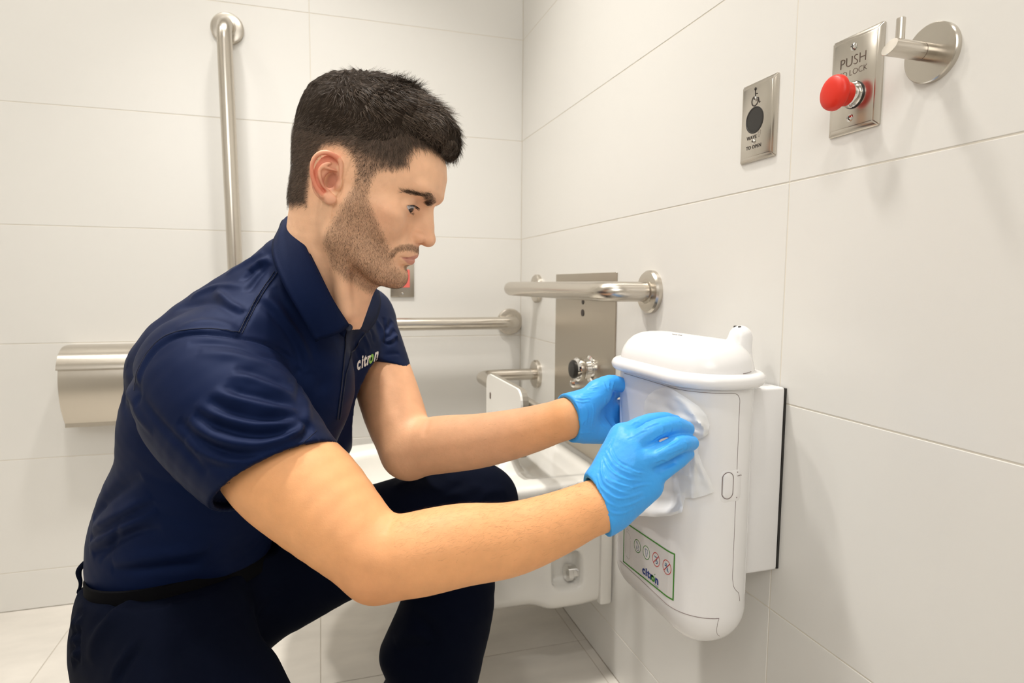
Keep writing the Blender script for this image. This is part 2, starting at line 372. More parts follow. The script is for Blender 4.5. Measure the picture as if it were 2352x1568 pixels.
screw(t, X, 0.7745, 1.131, 0.0028); screw(t, X, 0.7745, 1.0715, 0.0028)
bm = bmesh.new(); lathe(bm, (X, 0.7745, 1.1015), (-1, 0, 0), [(0.0188, 0), (0.0188, 0.0006), (0.0172, 0.0009), (0.0168, 0.0003), (0, 0.0003)], 48); from_bm('sensor_disc', bm, M['black'], t, True)
text_mesh('lettering', 'WAVE', 0.0072, M['ink'], t, plane_x(X-0.0003, 0.7795, 1.0755), bold=0.00013)
text_mesh('lettering', 'TO OPEN', 0.0070, M['ink'], t, plane_x(X-0.0003, 0.7745, 1.0617), bold=0.00013)
def strokes(name, polys, w, mat, parent, fn):
    "flat line drawing: polylines in plane coordinates, stroke width w"
    bm = bmesh.new()
    for pl in polys:
        P = np.asarray(pl, float); T = np.gradient(P, axis=0); T /= (np.linalg.norm(T, axis=1)[:, None]+1e-9); N = np.stack([-T[:, 1], T[:, 0]], 1)*w/2
        A = fn(P[:, 0]+N[:, 0], P[:, 1]+N[:, 1]); B = fn(P[:, 0]-N[:, 0], P[:, 1]-N[:, 1])
        va = [bm.verts.new(a) for a in A]; vb = [bm.verts.new(b) for b in B]
        for i in range(len(P)-1): bm.faces.new((va[i], va[i+1], vb[i+1], vb[i]))
    me = bpy.data.meshes.new(name)
    if parent is not None: bm.transform(Matrix.Translation(-wloc(parent)))
    bm.to_mesh(me); bm.free(); me.materials.append(mat); return link(bpy.data.objects.new(name, me), parent)
def circ(x, y, r_, a0=0, a1=360, n=28): 
    a = np.radians(np.linspace(a0, a1, n)); return np.stack([x+r_*np.cos(a), y+r_*np.sin(a)], 1)
pf = plane_x(X-0.0003, 0.7755, 1.1285)
strokes('wheelchair_symbol', [circ(0, 0, 0.0068, 110, 372), [(0.0, 0.0165), (0.0003, 0.0105), (0.0006, 0.003), (0.0040, 0.0030), (0.0072, 0.0030), (0.0095, -0.0050), (0.0118, -0.0035)], [(0.0003, 0.0100), (0.0052, 0.0090)]], 0.0016, M['ink'], t, pf)
strokes('wheelchair_symbol', [circ(0.0002, 0.0165, 0.0011, 0, 360, 16)], 0.0024, M['ink'], t, pf)
strokes('waving_hand_symbol', [[(0.0105, -0.0525), (0.0095, -0.0480), (0.0090, -0.0440), (0.0105, -0.0475), (0.0108, -0.0425), (0.0120, -0.0470), (0.0128, -0.0425), (0.0132, -0.0470), (0.0148, -0.0435), (0.0142, -0.0490), (0.0125, -0.0530), (0.0105, -0.0525)]], 0.00035, M['ink_soft'], t, pf)
# coat hook
hy, hz = 0.506, 1.1035
t = empty('coat_hook', (XW, hy, hz)); tag(t, 'brushed steel coat hook with round wall disc and upright peg', 'coat hook')
bm = bmesh.new(); lathe(bm, (XW, hy, hz), (-1, 0, 0), [(0.0295, 0), (0.0295, 0.0055), (0.0285, 0.0065), (0, 0.0066)], 56); from_bm('wall_disc', bm, M['steel_v'], t, True)
bm = bmesh.new(); lathe(bm, (XW-0.006, hy, hz), (-1, 0, 0), [(0.0088, 0), (0.0088, 0.052), (0.0084, 0.0527), (0, 0.0527)], 40)
for v in bm.verts:      # slanted cut end
    if v.co.x < XW-0.05: v.co.x += (hz - v.co.z)*0.55*-1 + 0.0
from_bm('peg', bm, M['steel'], t, True)
bm = bmesh.new(); lathe(bm, (XW-0.046, hy, hz+0.004), (0, 0, 1), [(0.0042, 0), (0.0042, 0.0245), (0.0038, 0.025), (0, 0.025)], 24); from_bm('upright_pin', bm, M['steel'], t, True)
bm = bmesh.new(); lathe(bm, (XW-0.0185, hy, hz), (-1, 0, 0), [(0.0089, 0), (0.00895, 0.0003), (0.0089, 0.0006)], 40); from_bm('joint_ring', bm, M['ink_soft'], t, True)
# red emergency plate on back wall
t = empty('emergency_plate', (0.235, YW, 0.88)); tag(t, 'small steel wall plate with red panel, partly behind the man\'s chin', 'switch plate')
bm = bmesh.new(); box(bm, (0.200, YW-0.006, 0.824), (0.270, YW, 0.938), 0.002, 2); from_bm('plate', bm, M['steel_d'], t, True)
bm = bmesh.new(); box(bm, (0.212, YW-0.010, 0.852), (0.257, YW-0.006, 0.905), 0.001, 1); from_bm('red_panel', bm, M['pink'], t)
bm = bmesh.new(); lathe(bm, (0.235, YW-0.006, 0.834), (0, -1, 0), [(0.004, 0), (0.003, 0.0015), (0, 0.002)], 16); from_bm('screw', bm, M['chrome'], t, True)
# toilet roll dispenser
t = empty('toilet_roll_dispenser', (-0.48, YW, 0.59)); tag(t, 'wide rounded stainless steel toilet roll dispenser on the back wall', 'dispenser')
x0, x1 = -0.618, -0.33
cov = [(0.0, 0.700), (0.055, 0.700), (0.088, 0.686), (0.106, 0.664), (0.1115, 0.652), (0.1125, 0.6465)]
low = [(0.1045, 0.6465), (0.1085, 0.625), (0.1095, 0.600), (0.107, 0.575), (0.100, 0.548), (0.088, 0.522), (0.079, 0.508), (0.079, 0.497), (0, 0.497)]
def extr_x(bm, prof, x0, x1):
    A = [bm.verts.new((x0, YW-o, z)) for o, z in prof]; B = [bm.verts.new((x1, YW-o, z)) for o, z in prof]; n = len(prof)
    bm.faces.new(A); bm.faces.new(B[::-1])
    for i in range(n): bm.faces.new((A[i], A[(i+1) % n], B[(i+1) % n], B[i]))
bm = bmesh.new(); c2 = spline(cov, 24); extr_x(bm, [tuple(q) for q in c2]+[(0, 0.6465)], x0-0.002, x1+0.002); from_bm('lid', bm, M['steel'], t, True, math.radians(25))
bm = bmesh.new(); l2 = spline(low[:7], 26); extr_x(bm, [(0, 0.6464)]+[tuple(q) for q in l2]+low[7:], x0, x1); from_bm('housing', bm, M['steel'], t, True, math.radians(25))

# ------------------------------------------------------------------ signed-distance modelling (surface nets on sparse blocks)
def sm_union(a, b, k):
    if k <= 0: return np.minimum(a, b)
    h = np.clip(0.5+0.5*(b-a)/k, 0, 1); return b*(1-h)+a*h-k*h*(1-h)
def sm_sub(a, b, k):
    if k <= 0: return np.maximum(a, -b)
    h = np.clip(0.5-0.5*(a+b)/k, 0, 1); return a*(1-h)-b*h+k*h*(1-h)
def sm_int(a, b, k): return -sm_union(-a, -b, k)
class SDF:
    def __init__(s): s.p = []
    def add(s, fn, k=0.0, op='u'): s.p.append((fn, k, op)); return s
    def ev(s, P, idx=None):
        f = np.full(len(P), 9.0)
        for i in (range(len(s.p)) if idx is None else idx):
            fn, k, op = s.p[i]; d = fn(P)
            f = sm_union(f, d, k) if op == 'u' else sm_sub(f, d, k) if op == 's' else sm_int(f, d, k)
        return f
    def mesh(s, lo, hi, h, smooth=2, B=16):
        lo = np.asarray(lo, float); n = np.maximum(1, np.ceil((np.asarray(hi)-lo)/(h*B)).astype(int))
        g = np.stack(np.meshgrid(*[np.arange(k) for k in n], indexing='ij'), -1).reshape(-1, 3)
        Cn = lo + (g+0.5)*B*h; R = 0.87*B*h
        f = np.full(len(Cn), 9.0); ds = []
        for fn, k, op in s.p:
            d = fn(Cn); ds.append(d)
            f = sm_union(f, d, k) if op == 'u' else sm_sub(f, d, k) if op == 's' else sm_int(f, d, k)
        act = np.where(np.abs(f) < R*1.35+0.002)[0]
        o = np.stack(np.meshgrid(*[np.arange(B+1)]*3, indexing='ij'), -1).reshape(-1, 3)*h
        KY = np.int64(1 << 20); cells = []; cpos = []; edges = []
        for b in act:
            idx = [i for i, (fn, k, op) in enumerate(s.p) if (op == 'u' and ds[i][b] < f[b]+2.4*R+k+0.004) or (op == 's' and ds[i][b] < 1.5*R+k+0.004) or (op == 'i' and ds[i][b] > -1.5*R-k-0.004)]
            org = lo + g[b]*B*h
            V = s.ev(org+o, idx).reshape(B+1, B+1, B+1)
            if V.min() > 0 or V.max() < 0: continue
            S = V < 0
            c = [S[i:B+i, j:B+j, k:B+k] for i in (0, 1) for j in (0, 1) for k in (0, 1)]
            sm = sum(x.astype(np.int8) for x in c); ii = np.argwhere((sm > 0) & (sm < 8))
            if len(ii):
                acc = np.zeros((len(ii), 3)); cnt = np.zeros(len(ii))
                vals = np.stack([V[ii[:, 0]+i, ii[:, 1]+j, ii[:, 2]+k] for i in (0, 1) for j in (0, 1) for k in (0, 1)], 1)
                for a, bb, ax in ((0, 1, 2), (2, 3, 2), (4, 5, 2), (6, 7, 2), (0, 2, 1), (1, 3, 1), (4, 6, 1), (5, 7, 1), (0, 4, 0), (1, 5, 0), (2, 6, 0), (3, 7, 0)):
                    va, vb = vals[:, a], vals[:, bb]; m = (va < 0) != (vb < 0)
                    t = np.where(m, va/(va-vb+1e-30), 0); p = np.zeros((len(ii), 3))
                    p[:, 0] = (a >> 2) & 1; p[:, 1] = (a >> 1) & 1; p[:, 2] = a & 1; p[:, ax] = t
                    acc += p*m[:, None]; cnt += m
                cells.append((ii+g[b]*B)); cpos.append(org+(ii+acc/cnt[:, None])*h)
            for ax in range(3):
                sl0 = [slice(0, B)]*3; sl1 = [slice(0, B)]*3; sl1[ax] = slice(1, B+1)
                a, bb = S[tuple(sl0)], S[tuple(sl1)]; e = np.argwhere(a != bb)
                if len(e): edges.append((e+g[b]*B, np.full(len(e), ax), a[tuple(e.T)]))
        cells = np.concatenate(cells).astype(np.int64); P = np.concatenate(cpos)
        key = (cells[:, 0]*KY+cells[:, 1])*KY+cells[:, 2]; od = np.argsort(key); key = key[od]; P = P[od]
        E = np.concatenate([e[0] for e in edges]).astype(np.int64); A = np.concatenate([e[1] for e in edges]); Sg = np.concatenate([e[2] for e in edges])
        Q = []
        for ax in range(3):
            m = A == ax; e = E[m]; sg = Sg[m]; u, v = [(1, 2), (2, 0), (0, 1)][ax]; ids = []
            for du, dv in ((0, 0), (1, 0), (1, 1), (0, 1)):
                c = e.copy(); c[:, u] -= du; c[:, v] -= dv
                kk = (c[:, 0]*KY+c[:, 1])*KY+c[:, 2]; j = np.searchsorted(key, kk); j[j >= len(key)] = 0
                ids.append(np.where(key[j] == kk, j, -1))
            q = np.stack(ids, 1); ok = (q >= 0).all(1); q = q[ok]; sg = sg[ok]
            q[sg] = q[sg][:, ::-1]; Q.append(q[:, ::-1])
        Q = np.concatenate(Q)
        for _ in range(smooth): P = relax(P, Q, 0.5)
        return P, Q
def relax(P, Q, w):
    a = Q.ravel(); b = np.roll(Q, -1, 1).ravel(); n = len(P); i = np.concatenate([a, b]); j = np.concatenate([b, a])
    cnt = np.bincount(i, minlength=n)+1e-9
    avg = np.stack([np.bincount(i, weights=P[j, k], minlength=n) for k in range(3)], 1)/cnt[:, None]
    return P*(1-w)+avg*w
def normals(P, Q):
    n = np.cross(P[Q[:, 2]]-P[Q[:, 0]], P[Q[:, 3]]-P[Q[:, 1]]); N = np.zeros_like(P)
    for c in range(4):
        for k in range(3): N[:, k] += np.bincount(Q[:, c], weights=n[:, k], minlength=len(P))
    return N/(np.linalg.norm(N, axis=1)[:, None]+1e-12)
def cap(a, b, ra, rb=None):
    a = np.asarray(a, float); b = np.asarray(b, float); rb = ra if rb is None else rb; ab = b-a; L = ab@ab+1e-12
    def fn(P):
        pa = P-a; t = np.clip(pa@ab/L, 0, 1); return np.linalg.norm(pa-t[:, None]*ab, axis=1)-(ra+(rb-ra)*t)
    return fn
def ball(c, r_): c = np.asarray(c, float); return lambda P: np.linalg.norm(P-c, axis=1)-r_
def ell(c, r_, R=None):
    c = np.asarray(c, float); r_ = np.asarray(r_, float)
    def fn(P):
        q = P-c
        if R is not None: q = q@R.T
        a = np.linalg.norm(q/r_, axis=1); b = np.linalg.norm(q/r_**2, axis=1); return a*(a-1)/(b+1e-9)
    return fn
def chain(pts, rad, n=None):
    "tapered tube through a polyline (hard union of round cones)"
    P_ = np.asarray(pts, float); R_ = np.asarray(rad, float)
    if n: S_ = spline(np.column_stack([P_, R_]), n); P_, R_ = S_[:, :3], S_[:, 3]
    fs = [cap(P_[i], P_[i+1], R_[i], R_[i+1]) for i in range(len(P_)-1)]
    def fn(P):
        d = fs[0](P)
        for f in fs[1:]: d = np.minimum(d, f(P))
        return d
    return fn
def etube(pts, lat, n=None, p=2.0):
    "tube of elliptic section: pts rows (x,y,z, half width along lat, half width across)"
    A = np.asarray(pts, float)
    if n: A = spline(A, n)
    L = np.asarray(lat, float); L = np.broadcast_to(L, (len(A), 3))
    segs = []
    for i in range(len(A)-1):
        a, b = A[i, :3], A[i+1, :3]; ax = b-a; ln = np.linalg.norm(ax); ax = ax/ln
        l = L[i]-ax*(L[i]@ax); l = l/np.linalg.norm(l); m = np.cross(ax, l); segs.append((a, ax, ln, l, m, A[i, 3:], A[i+1, 3:]))
    def fn(P):
        best = None
        for a, ax, ln, l, m, r0, r1 in segs:
            q = P-a; x = q@ax; t = np.clip(x/ln, 0, 1); ov = x-t*ln; rl = r0[0]+(r1[0]-r0[0])*t; rm = r0[1]+(r1[1]-r0[1])*t
            rr = np.minimum(rl, rm); y = q@l; z = q@m
            s_ = (np.abs(y/rl)**p+np.abs(z/rm)**p+np.abs(ov/rr)**p)**(1/p)
            d = (s_-1)*rr; best = d if best is None else np.minimum(best, d)
        return best
    return fn
def plane(c, n): c = np.asarray(c, float); n = np.asarray(n, float)/np.linalg.norm(n); return lambda P: (P-c)@n
def folds(P, N, lines, view=True):
    "raise or sink the surface along polylines given as (pixel points, width, height): each point is first located on the surface in 3D"
    x, y, d = proj(P); vd = P-C0; face = (N*vd).sum(1) < 0
    off = np.zeros(len(P)); idf = np.where(face)[0]
    for pts, w, amp in lines:
        L = []
        for px, py in pts:
            r2 = (x[idf]-px)**2+(y[idf]-py)**2; j = np.where(r2 < 14**2)[0]
            if len(j): jj = j[np.argmin(d[idf[j]]+r2[j]*0.00005)]; L.append(P[idf[jj]])
        if len(L) < 2: continue
        L = spline(np.array(L), 6*len(L)); lo, hi = L.min(0)-4*w, L.max(0)+4*w
        j = np.where(((P > lo) & (P < hi)).all(1))[0]
        if not len(j): continue
        Pj = P[j]; best = np.full(len(j), 9.0); par = np.zeros(len(j)); n = len(L)-1
        for i in range(n):
            a, b = L[i], L[i+1]; ab = b-a; t = np.clip((Pj-a)@ab/(ab@ab+1e-12), 0, 1); dd = np.linalg.norm(Pj-a-t[:, None]*ab, axis=1)
            m = dd < best; best[m] = dd[m]; par[m] = (i+t[m])/n
        tap = np.clip(np.minimum(par, 1-par)*4, 0.0, 1)**0.7*0.9+0.1*(np.minimum(par, 1-par) > 0.002)
        off[j] += amp*np.exp(-(best/w)**2)*tap
    return P+N*off[:, None]
def vnoise(P, sc, seed=0):
    "cheap smooth value noise"
    rs = np.random.RandomState(seed); out = np.zeros(len(P))
    for _ in range(7):
        k = rs.normal(size=3)*sc; out += np.sin(P@k+rs.uniform(0, 6.28))
    return out/7

# ------------------------------------------------------------------ toilet
TC = 1.400
t = empty('toilet', (XW, TC, 0.30)); tag(t, 'white ceramic wall-hung toilet without seat, behind the man\'s knee', 'toilet')
b = SDF()
def boxf(c, hlf, r_=0.01):
    c = np.asarray(c, float); hlf = np.asarray(hlf, float)-r_
    def fn(P):
        q = np.abs(P-c)-hlf; return np.linalg.norm(np.maximum(q, 0), axis=1)+np.minimum(q.max(1), 0)-r_
    return fn
b.add(boxf((0.53, TC, 0.30), (0.078, 0.195, 0.142), 0.025))                        # mounting block at the wall
b.add(ell((0.24, TC, 0.36), (0.30, 0.19, 0.17)), 0.05)
b.add(boxf((0.38, TC, 0.285), (0.19, 0.190, 0.122), 0.04), 0.04)
def rim(P):
    x, y, z = P[:, 0]-0.22, P[:, 1]-TC, P[:, 2]-0.4325
    a = np.where(x < 0, 0.285, 0.60); s_ = (np.abs(x/a)**2.6+np.abs(y/0.236)**2.6)**(1/2.6); d2 = (s_-1)*0.2
    return np.maximum(np.maximum(d2, P[:, 0]-0.600), np.abs(z)-0.017)
b.add(lambda P: rim(P)-0.001, 0.012)
b.add(ell((0.215, TC, 0.46), (0.21, 0.155, 0.19)), 0.02, 's')                       # bowl opening
b.add(boxf((0.497, TC, 0.462), (0.070, 0.17, 0.014), 0.008), 0.01, 's')             # sunk deck behind the bowl
for y in (TC-0.195, TC+0.195): b.add(boxf((0.500, y, 0.248), (0.032, 0.035, 0.040), 0.015), 0.012, 's')   # bolt recess
V, Q = b.mesh((-0.12, 1.12, 0.12), (0.615, 1.68, 0.5), 0.0065, 3)
mesh('bowl', V, Q, M['ceramic'], t)
bm = bmesh.new(); box(bm, (XW-0.030, TC-0.203, 0.158), (XW-0.0005, TC+0.203, 0.415), 0.006); from_bm('wall_flange', bm, M['ceramic'], t, True)
for y, s in ((1.236, -1),):
    bm = bmesh.new(); lathe(bm, (0.542, y-0.006, 0.2280), (-1, 0.0, 0), [(0.0255, 0), (0.0255, 0.004), (0.0155, 0.006), (0.0155, 0.020), (0.0185, 0.022), (0.0185, 0.032), (0.013, 0.036), (0, 0.037)], 32); from_bm('bolt_cap', bm, M['chrome'], t, True)
    
# ------------------------------------------------------------------ sanitary bin
BX0, BX1, BY0, BY1, BR = 0.435, 0.547, 0.648, 0.888, 0.054
def stad(off, n=14):
    "plan outline of the bin, offset by off"
    r_ = BR+off; out = []
    for cx_, cy_, a0 in ((BX1-BR, BY1-BR, 0), (BX0+BR, BY1-BR, 90), (BX0+BR, BY0+BR, 180), (BX1-BR, BY0+BR, 270)):
        for a in np.radians(np.linspace(a0, a0+90, n)): out.append((cx_+r_*math.cos(a), cy_+r_*math.sin(a)))
    return np.array(out)
def loft(bm, levels, fn=stad, cap0=True, cap1=True):
    rings = []
    for off, z in levels:
        rings.append([bm.verts.new((x, y, z)) for x, y in fn(off)])
    n = len(rings[0])
    for A, B_ in zip(rings[:-1], rings[1:]):
        for i in range(n): bm.faces.new((A[i], A[(i+1) % n], B_[(i+1) % n], B_[i]))
    if cap0: bm.faces.new(rings[0][::-1])
    if cap1: bm.faces.new(rings[-1])
bin_t = empty('sanitary_bin', ((BX0+BX1)/2, (BY0+BY1)/2, 0.58)); tag(bin_t, 'white plastic sanitary bin with domed lid and green-framed label on right wall', 'bin')
bm = bmesh.new(); ZB = 0.386
lv = [(-0.0535+0.0535*math.sin(a), ZB+0.054*(1-math.cos(a))) for a in np.linspace(0.03, math.pi/2, 16)]
loft(bm, lv+[(0.0, 0.50), (0.0, 0.60), (0.0, 0.738)], cap1=True); from_bm('body', bm, M['bin'], bin_t, True)
bm = bmesh.new()
rm = [(0.002, 0.7365)]+[(0.0065+0.0075*math.cos(a), 0.7455+0.0085*math.sin(a)) for a in np.linspace(-1.45, 1.45, 12)]+[(0.002, 0.7545)]
dome = [(0.0000, 0.7555), (0.0, 0.759), (-0.0015, 0.7655), (-0.0048, 0.773), (-0.0105, 0.7812), (-0.0185, 0.7882), (-0.0285, 0.7926), (-0.040, 0.7948), (-0.0535, 0.7956)]
loft(bm, rm+dome, cap0=False); from_bm('lid', bm, M['bin'], bin_t, True, math.radians(50))
kb = SDF(); kb.add(cap((0.561, 0.738, 0.756), (0.566, 0.740, 0.7925), 0.0180, 0.0165)); kb.add(cap((0.560, 0.738, 0.752), (0.543, 0.748, 0.770), 0.018, 0.014), 0.015)
V, Q = kb.mesh((0.51, 0.70, 0.72), (0.60, 0.78, 0.82), 0.0018, 2); kn = mesh('sensor_knob', V, Q, M['bin'], bin_t)
for px_, py_ in ((1690, 751), (1700, 752)):
    c = onx(px_, py_, 0.562); bm = bmesh.new(); lathe(bm, (c[0]-0.001, c[1], 0.8065), (-0.25, -0.2, 1), [(0.0024, -0.001), (0.0022, 0.0014), (0, 0.0018)], 16); from_bm('sensor_eye', bm, M['black'], bin_t, True)
bm = bmesh.new(); box(bm, (0.549, 0.690, 0.469), (XW-0.0035, 0.905, 0.7275), 0.004, 3); from_bm('mounting_bracket', bm, M['bin'], bin_t, True)
bm = bmesh.new(); box(bm, (XW-0.0035, 0.6915, 0.470), (XW, 0.903, 0.7255)); from_bm('wall_gasket', bm, M['black'], bin_t)
def bin_s(s, z, off=0.0003):
    "wrap arclength s (0 at y=0.80 on broad face, growing towards the near end) round the bin"
    s = np.asarray(s, float); z = np.broadcast_to(np.asarray(z, float), s.shape); yc = BY0+BR; xc = BX0+BR; L0 = 0.80-yc
    a = np.clip((s-L0)/BR, 0, math.pi/2+0.6); flat = s < L0; r_ = BR+off
    x = np.where(flat, BX0-off, xc-r_*np.cos(a)); y = np.where(flat, 0.80-s, yc-r_*np.sin(a))
    ext = a > math.pi/2
    L1 = L0+BR*math.pi/2
    x2 = (BX1-BR) ; run = s-L1
    x = np.where(run > 0, np.where(run < x2-xc, xc+run, x2+r_*np.sin(np.clip((run-(x2-xc))/BR, 0, 1.5))), x)
    y = np.where(run > 0, np.where(run < x2-xc, yc-r_, yc-r_*np.cos(np.clip((run-(x2-xc))/BR, 0, 1.5))), y)
    return np.stack([x, y, z], -1)
def zoff(z):
    c_ = np.clip(1-(z-ZB)/0.054, 0, 1); return -0.0535+0.0535*np.sqrt(1-c_*c_)
def bin_line(name, pts, rad=0.00035, mat='bin_gap', parent=None, n=60, off=0.0):
    S_ = spline(np.asarray(pts, float), n); bm = bmesh.new(); tube(bm, bin_s(S_[:, 0], S_[:, 1], off+zoff(S_[:, 1])), rad, 6); return from_bm(name, bm, M[mat], parent or bin_t)
# s of a few places: flat face ends at 0.098, quarter round to 0.183, near end flat to 0.187
bin_line('door_seam', [(-0.034, 0.7325), (0.0, 0.7325), (0.09, 0.7322), (0.14, 0.732), (0.170, 0.7316), (0.1805, 0.7314), (0.1865, 0.7305), (0.1905, 0.7275), (0.1925, 0.7225), (0.1926, 0.715), (0.1926, 0.705), (0.1926, 0.66), (0.1926, 0.60), (0.1926, 0.54), (0.1926, 0.50), (0.1932, 0.488), (0.1955, 0.479), (0.2000, 0.473), (0.206, 0.467), (0.209, 0.456)], 0.00034, n=220)
bin_line('door_seam', [(-0.034, 0.4405), (0.03, 0.4405), (0.10, 0.4402), (0.14, 0.4398), (0.175, 0.4395)], 0.0005, n=60)
bin_line('door_seam', [(0.175, 0.4395), (0.1735, 0.432), (0.1740, 0.422), (0.1775, 0.414), (0.184, 0.409)], 0.00026, n=40)
bin_line('side_seam', [(0.225, 0.732), (0.225, 0.55), (0.225, 0.46)], 0.00025, 'bin', n=20)
# latch
def bin_patch(name, outline, h, mat, bev=0.0006):
    o = np.asarray(outline, float); bm = bmesh.new(); n = len(o); c = o.mean(0); rings = []
    for sc, off in ((1.0, -0.001), (1.0, h-bev), (0.94, h), (0.5, h*1.02)):
        q = c+(o-c)*sc; rings.append([bm.verts.new(p) for p in bin_s(q[:, 0], q[:, 1], off)])
    for A, B_ in zip(rings[:-1], rings[1:]):
        for i in range(n): bm.faces.new((A[i], A[(i+1) % n], B_[(i+1) % n], B_[i]))
    cv = bm.verts.new(bin_s(np.array([c[0]]), np.array([c[1]]), h*1.02)[0])
    for i in range(n): bm.faces.new((rings[-1][i], rings[-1][(i+1) % n], cv))
    return from_bm(name, bm, M[mat], bin_t, True)
def pill(sc, zc, w, hh, n=12):
    r_ = w/2; return [(sc+r_*math.cos(a), zc+hh/2-r_+r_*math.sin(a)) for a in np.linspace(0, math.pi, n)]+[(sc+r_*math.cos(a), zc-hh/2+r_+r_*math.sin(a)) for a in np.linspace(math.pi, 2*math.pi, n)]
LS = 0.1795
def rr2(s0, s1, z0, z1, r_, n=6):
    return rrect(s0, s1, z0, z1, r_, n)
bin_patch('latch_plate', rr2(LS-0.0105, LS+0.0215, 0.592, 0.6345, 0.008), 0.0004, 'bin')
bin_line('latch_gap', pill(LS, 0.6142, 0.0152, 0.0342)+pill(LS, 0.6142, 0.0152, 0.0342)[:1], 0.0005, n=90, off=0.0006)
bin_patch('latch_button', pill(LS, 0.6142, 0.0138, 0.0330), 0.0014, 'bin')
bin_line('latch_gap', [(0.1935, 0.6255), (0.1985, 0.626), (0.2005, 0.6255)], 0.00035, off=0.0006, n=10)
for zz in (0.6305, 0.5975):
    bin_line('latch_dot', [(0.1934, zz-0.0006), (0.1934, zz+0.0006)], 0.0006, off=0.0006, n=3)
bin_line('lid_latch_line', [(0.196, 0.7557), (0.205, 0.7562), (0.213, 0.757)], 0.0003, off=0.0004, n=12)
# moulded mark on top of the lid
bm = bmesh.new(); 
for k, (w_) in enumerate((0.004, 0.002, 0.003, 0.005)): box(bm, (0.478, 0.752+k*0.006, 0.7945), (0.4795, 0.752+k*0.006+w_, 0.7960))
from_bm('lid_mark', bm, M['grey_ink'], bin_t)
# label (flat print on the broad face)
Y0, Y1, Z0, Z1 = 0.6855, 0.8235, 0.4435, 0.5077
def lfn2(off): return lambda u, v: bin_s((0.80-(Y1-u)), Z0+v+0.0543*u, off)
LW, LH = Y1-Y0, Z1-Z0
bm = bmesh.new(); g_ = [[bm.verts.new(p) for p in lfn2(0.0003)(np.linspace(0, LW, 24), np.full(24, v))] for v in (0, LH)]
for i in range(23): bm.faces.new((g_[0][i], g_[0][i+1], g_[1][i+1], g_[1][i]))
M['label'] = pmat('label_film', (0.74, 0.72, 0.70), 0.35)
from_bm('label', bm, M['label'], bin_t)
fr = lambda u, v: lfn2(0.0005)(u, v)
e = np.linspace(0, LW, 24)
strokes('label_frame', [np.stack([e, e*0+LH-0.0009], 1), np.stack([e, e*0+0.0009], 1), [(0.0009, 0), (0.0009, LH)], [(LW-0.0009, 0), (LW-0.0009, LH)]], 0.0021, M['g_ink'], bin_t, fr)
IC = [(0.0427, 'g_ink'), (0.0688, 'g_ink'), (0.0955, 'r_ink'), (0.1228, 'r_ink')]; IV = 0.0403
for cx_, mm in IC: strokes('label_icon_ring', [circ(cx_, IV, 0.0094, 0, 360, 36)], 0.0010, M[mm], bin_t, fr)
for cx_, mm in IC[2:]: strokes('label_icon_bar', [[(cx_-0.0066, IV-0.0066), (cx_+0.0066, IV+0.0066)]], 0.0012, M['r_ink'], bin_t, lambda u, v: lfn2(0.0007)(u, v))
def ic(i, P): return [(IC[i][0]+x*0.001, IV+y*0.001) for x, y in P]
strokes('label_icon', [ic(0, [(-4, 6.5), (-2, 3), (-2.5, 7), (0, 3), (0.5, 7), (1.5, 3)]), ic(0, [(-3, -4), (0, -7), (4, -5), (5, 0), (2, 3), (3, -1), (0.5, -3.5), (-2.5, 0), (-3, -4)])], 0.0007, M['lb_ink'], bin_t, fr)
strokes('label_icon', [ic(1, [(-3.5, 4.5), (3.5, 4.5), (3, 0), (1, -6), (-0.5, -5), (-2, 0), (-3.5, 4.5)])], 0.0008, M['lb_ink'], bin_t, fr)
strokes('label_icon', [ic(2, [(-4.5, 4), (-2, 3), (2, 4), (1.5, -1), (-1, -3)]), ic(2, [(0, -5.5), (2.5, -5), (3.5, -1), (5, -4)])], 0.0014, M['lb_ink'], bin_t, fr)
strokes('label_icon', [ic(3, [(-4, 4.5), (-1, 3), (0, 0), (2.5, -1.5), (2, -5)]), ic(3, [(-5, 1), (-2, 1), (-0.5, 5)]), ic(3, [(0.5, -3), (4.5, -5.5)])], 0.0014, M['lb_ink'], bin_t, fr)
strokes('label_bin_drawing', [[(0.0080, 0.0495), (0.0110, 0.0515), (0.0190, 0.0490), (0.0215, 0.0445), (0.0190, 0.0420)], [(0.0080, 0.0520), (0.0110, 0.0560), (0.0175, 0.0540)], [(0.0215, 0.0410), (0.0210, 0.0140), (0.0180, 0.0110), (0.0090, 0.0130)], [(0.0075, 0.0470), (0.0072, 0.0160)]], 0.0005, M['grey_ink'], bin_t, fr)
lt = lambda u0, v0: (lambda u, v: lfn2(0.0006)(u*1.08+u0, v*0.92+v0))
text_mesh('logo_lettering', 'citr', 0.0172, M['b_ink'], bin_t, lt(0.0590, 0.0070), align='LEFT', bold=0.0007, fine=1)
text_mesh('logo_lettering', 'o', 0.0172, M['g_ink'], bin_t, lt(0.0838, 0.0070), align='LEFT', bold=0.0010, fine=1)
text_mesh('logo_lettering', 'n', 0.0172, M['b_ink'], bin_t, lt(0.0945, 0.0070), align='LEFT', bold=0.0007, fine=1)
strokes('logo_tick', [[(0.0925, 0.0172), (0.0945, 0.0192)]], 0.0012, M['g_ink'], bin_t, fr)
text_mesh('logo_lettering', 'HYGIENE', 0.0030, M['b_ink'], bin_t, lt(0.0910, 0.0028), align='LEFT')

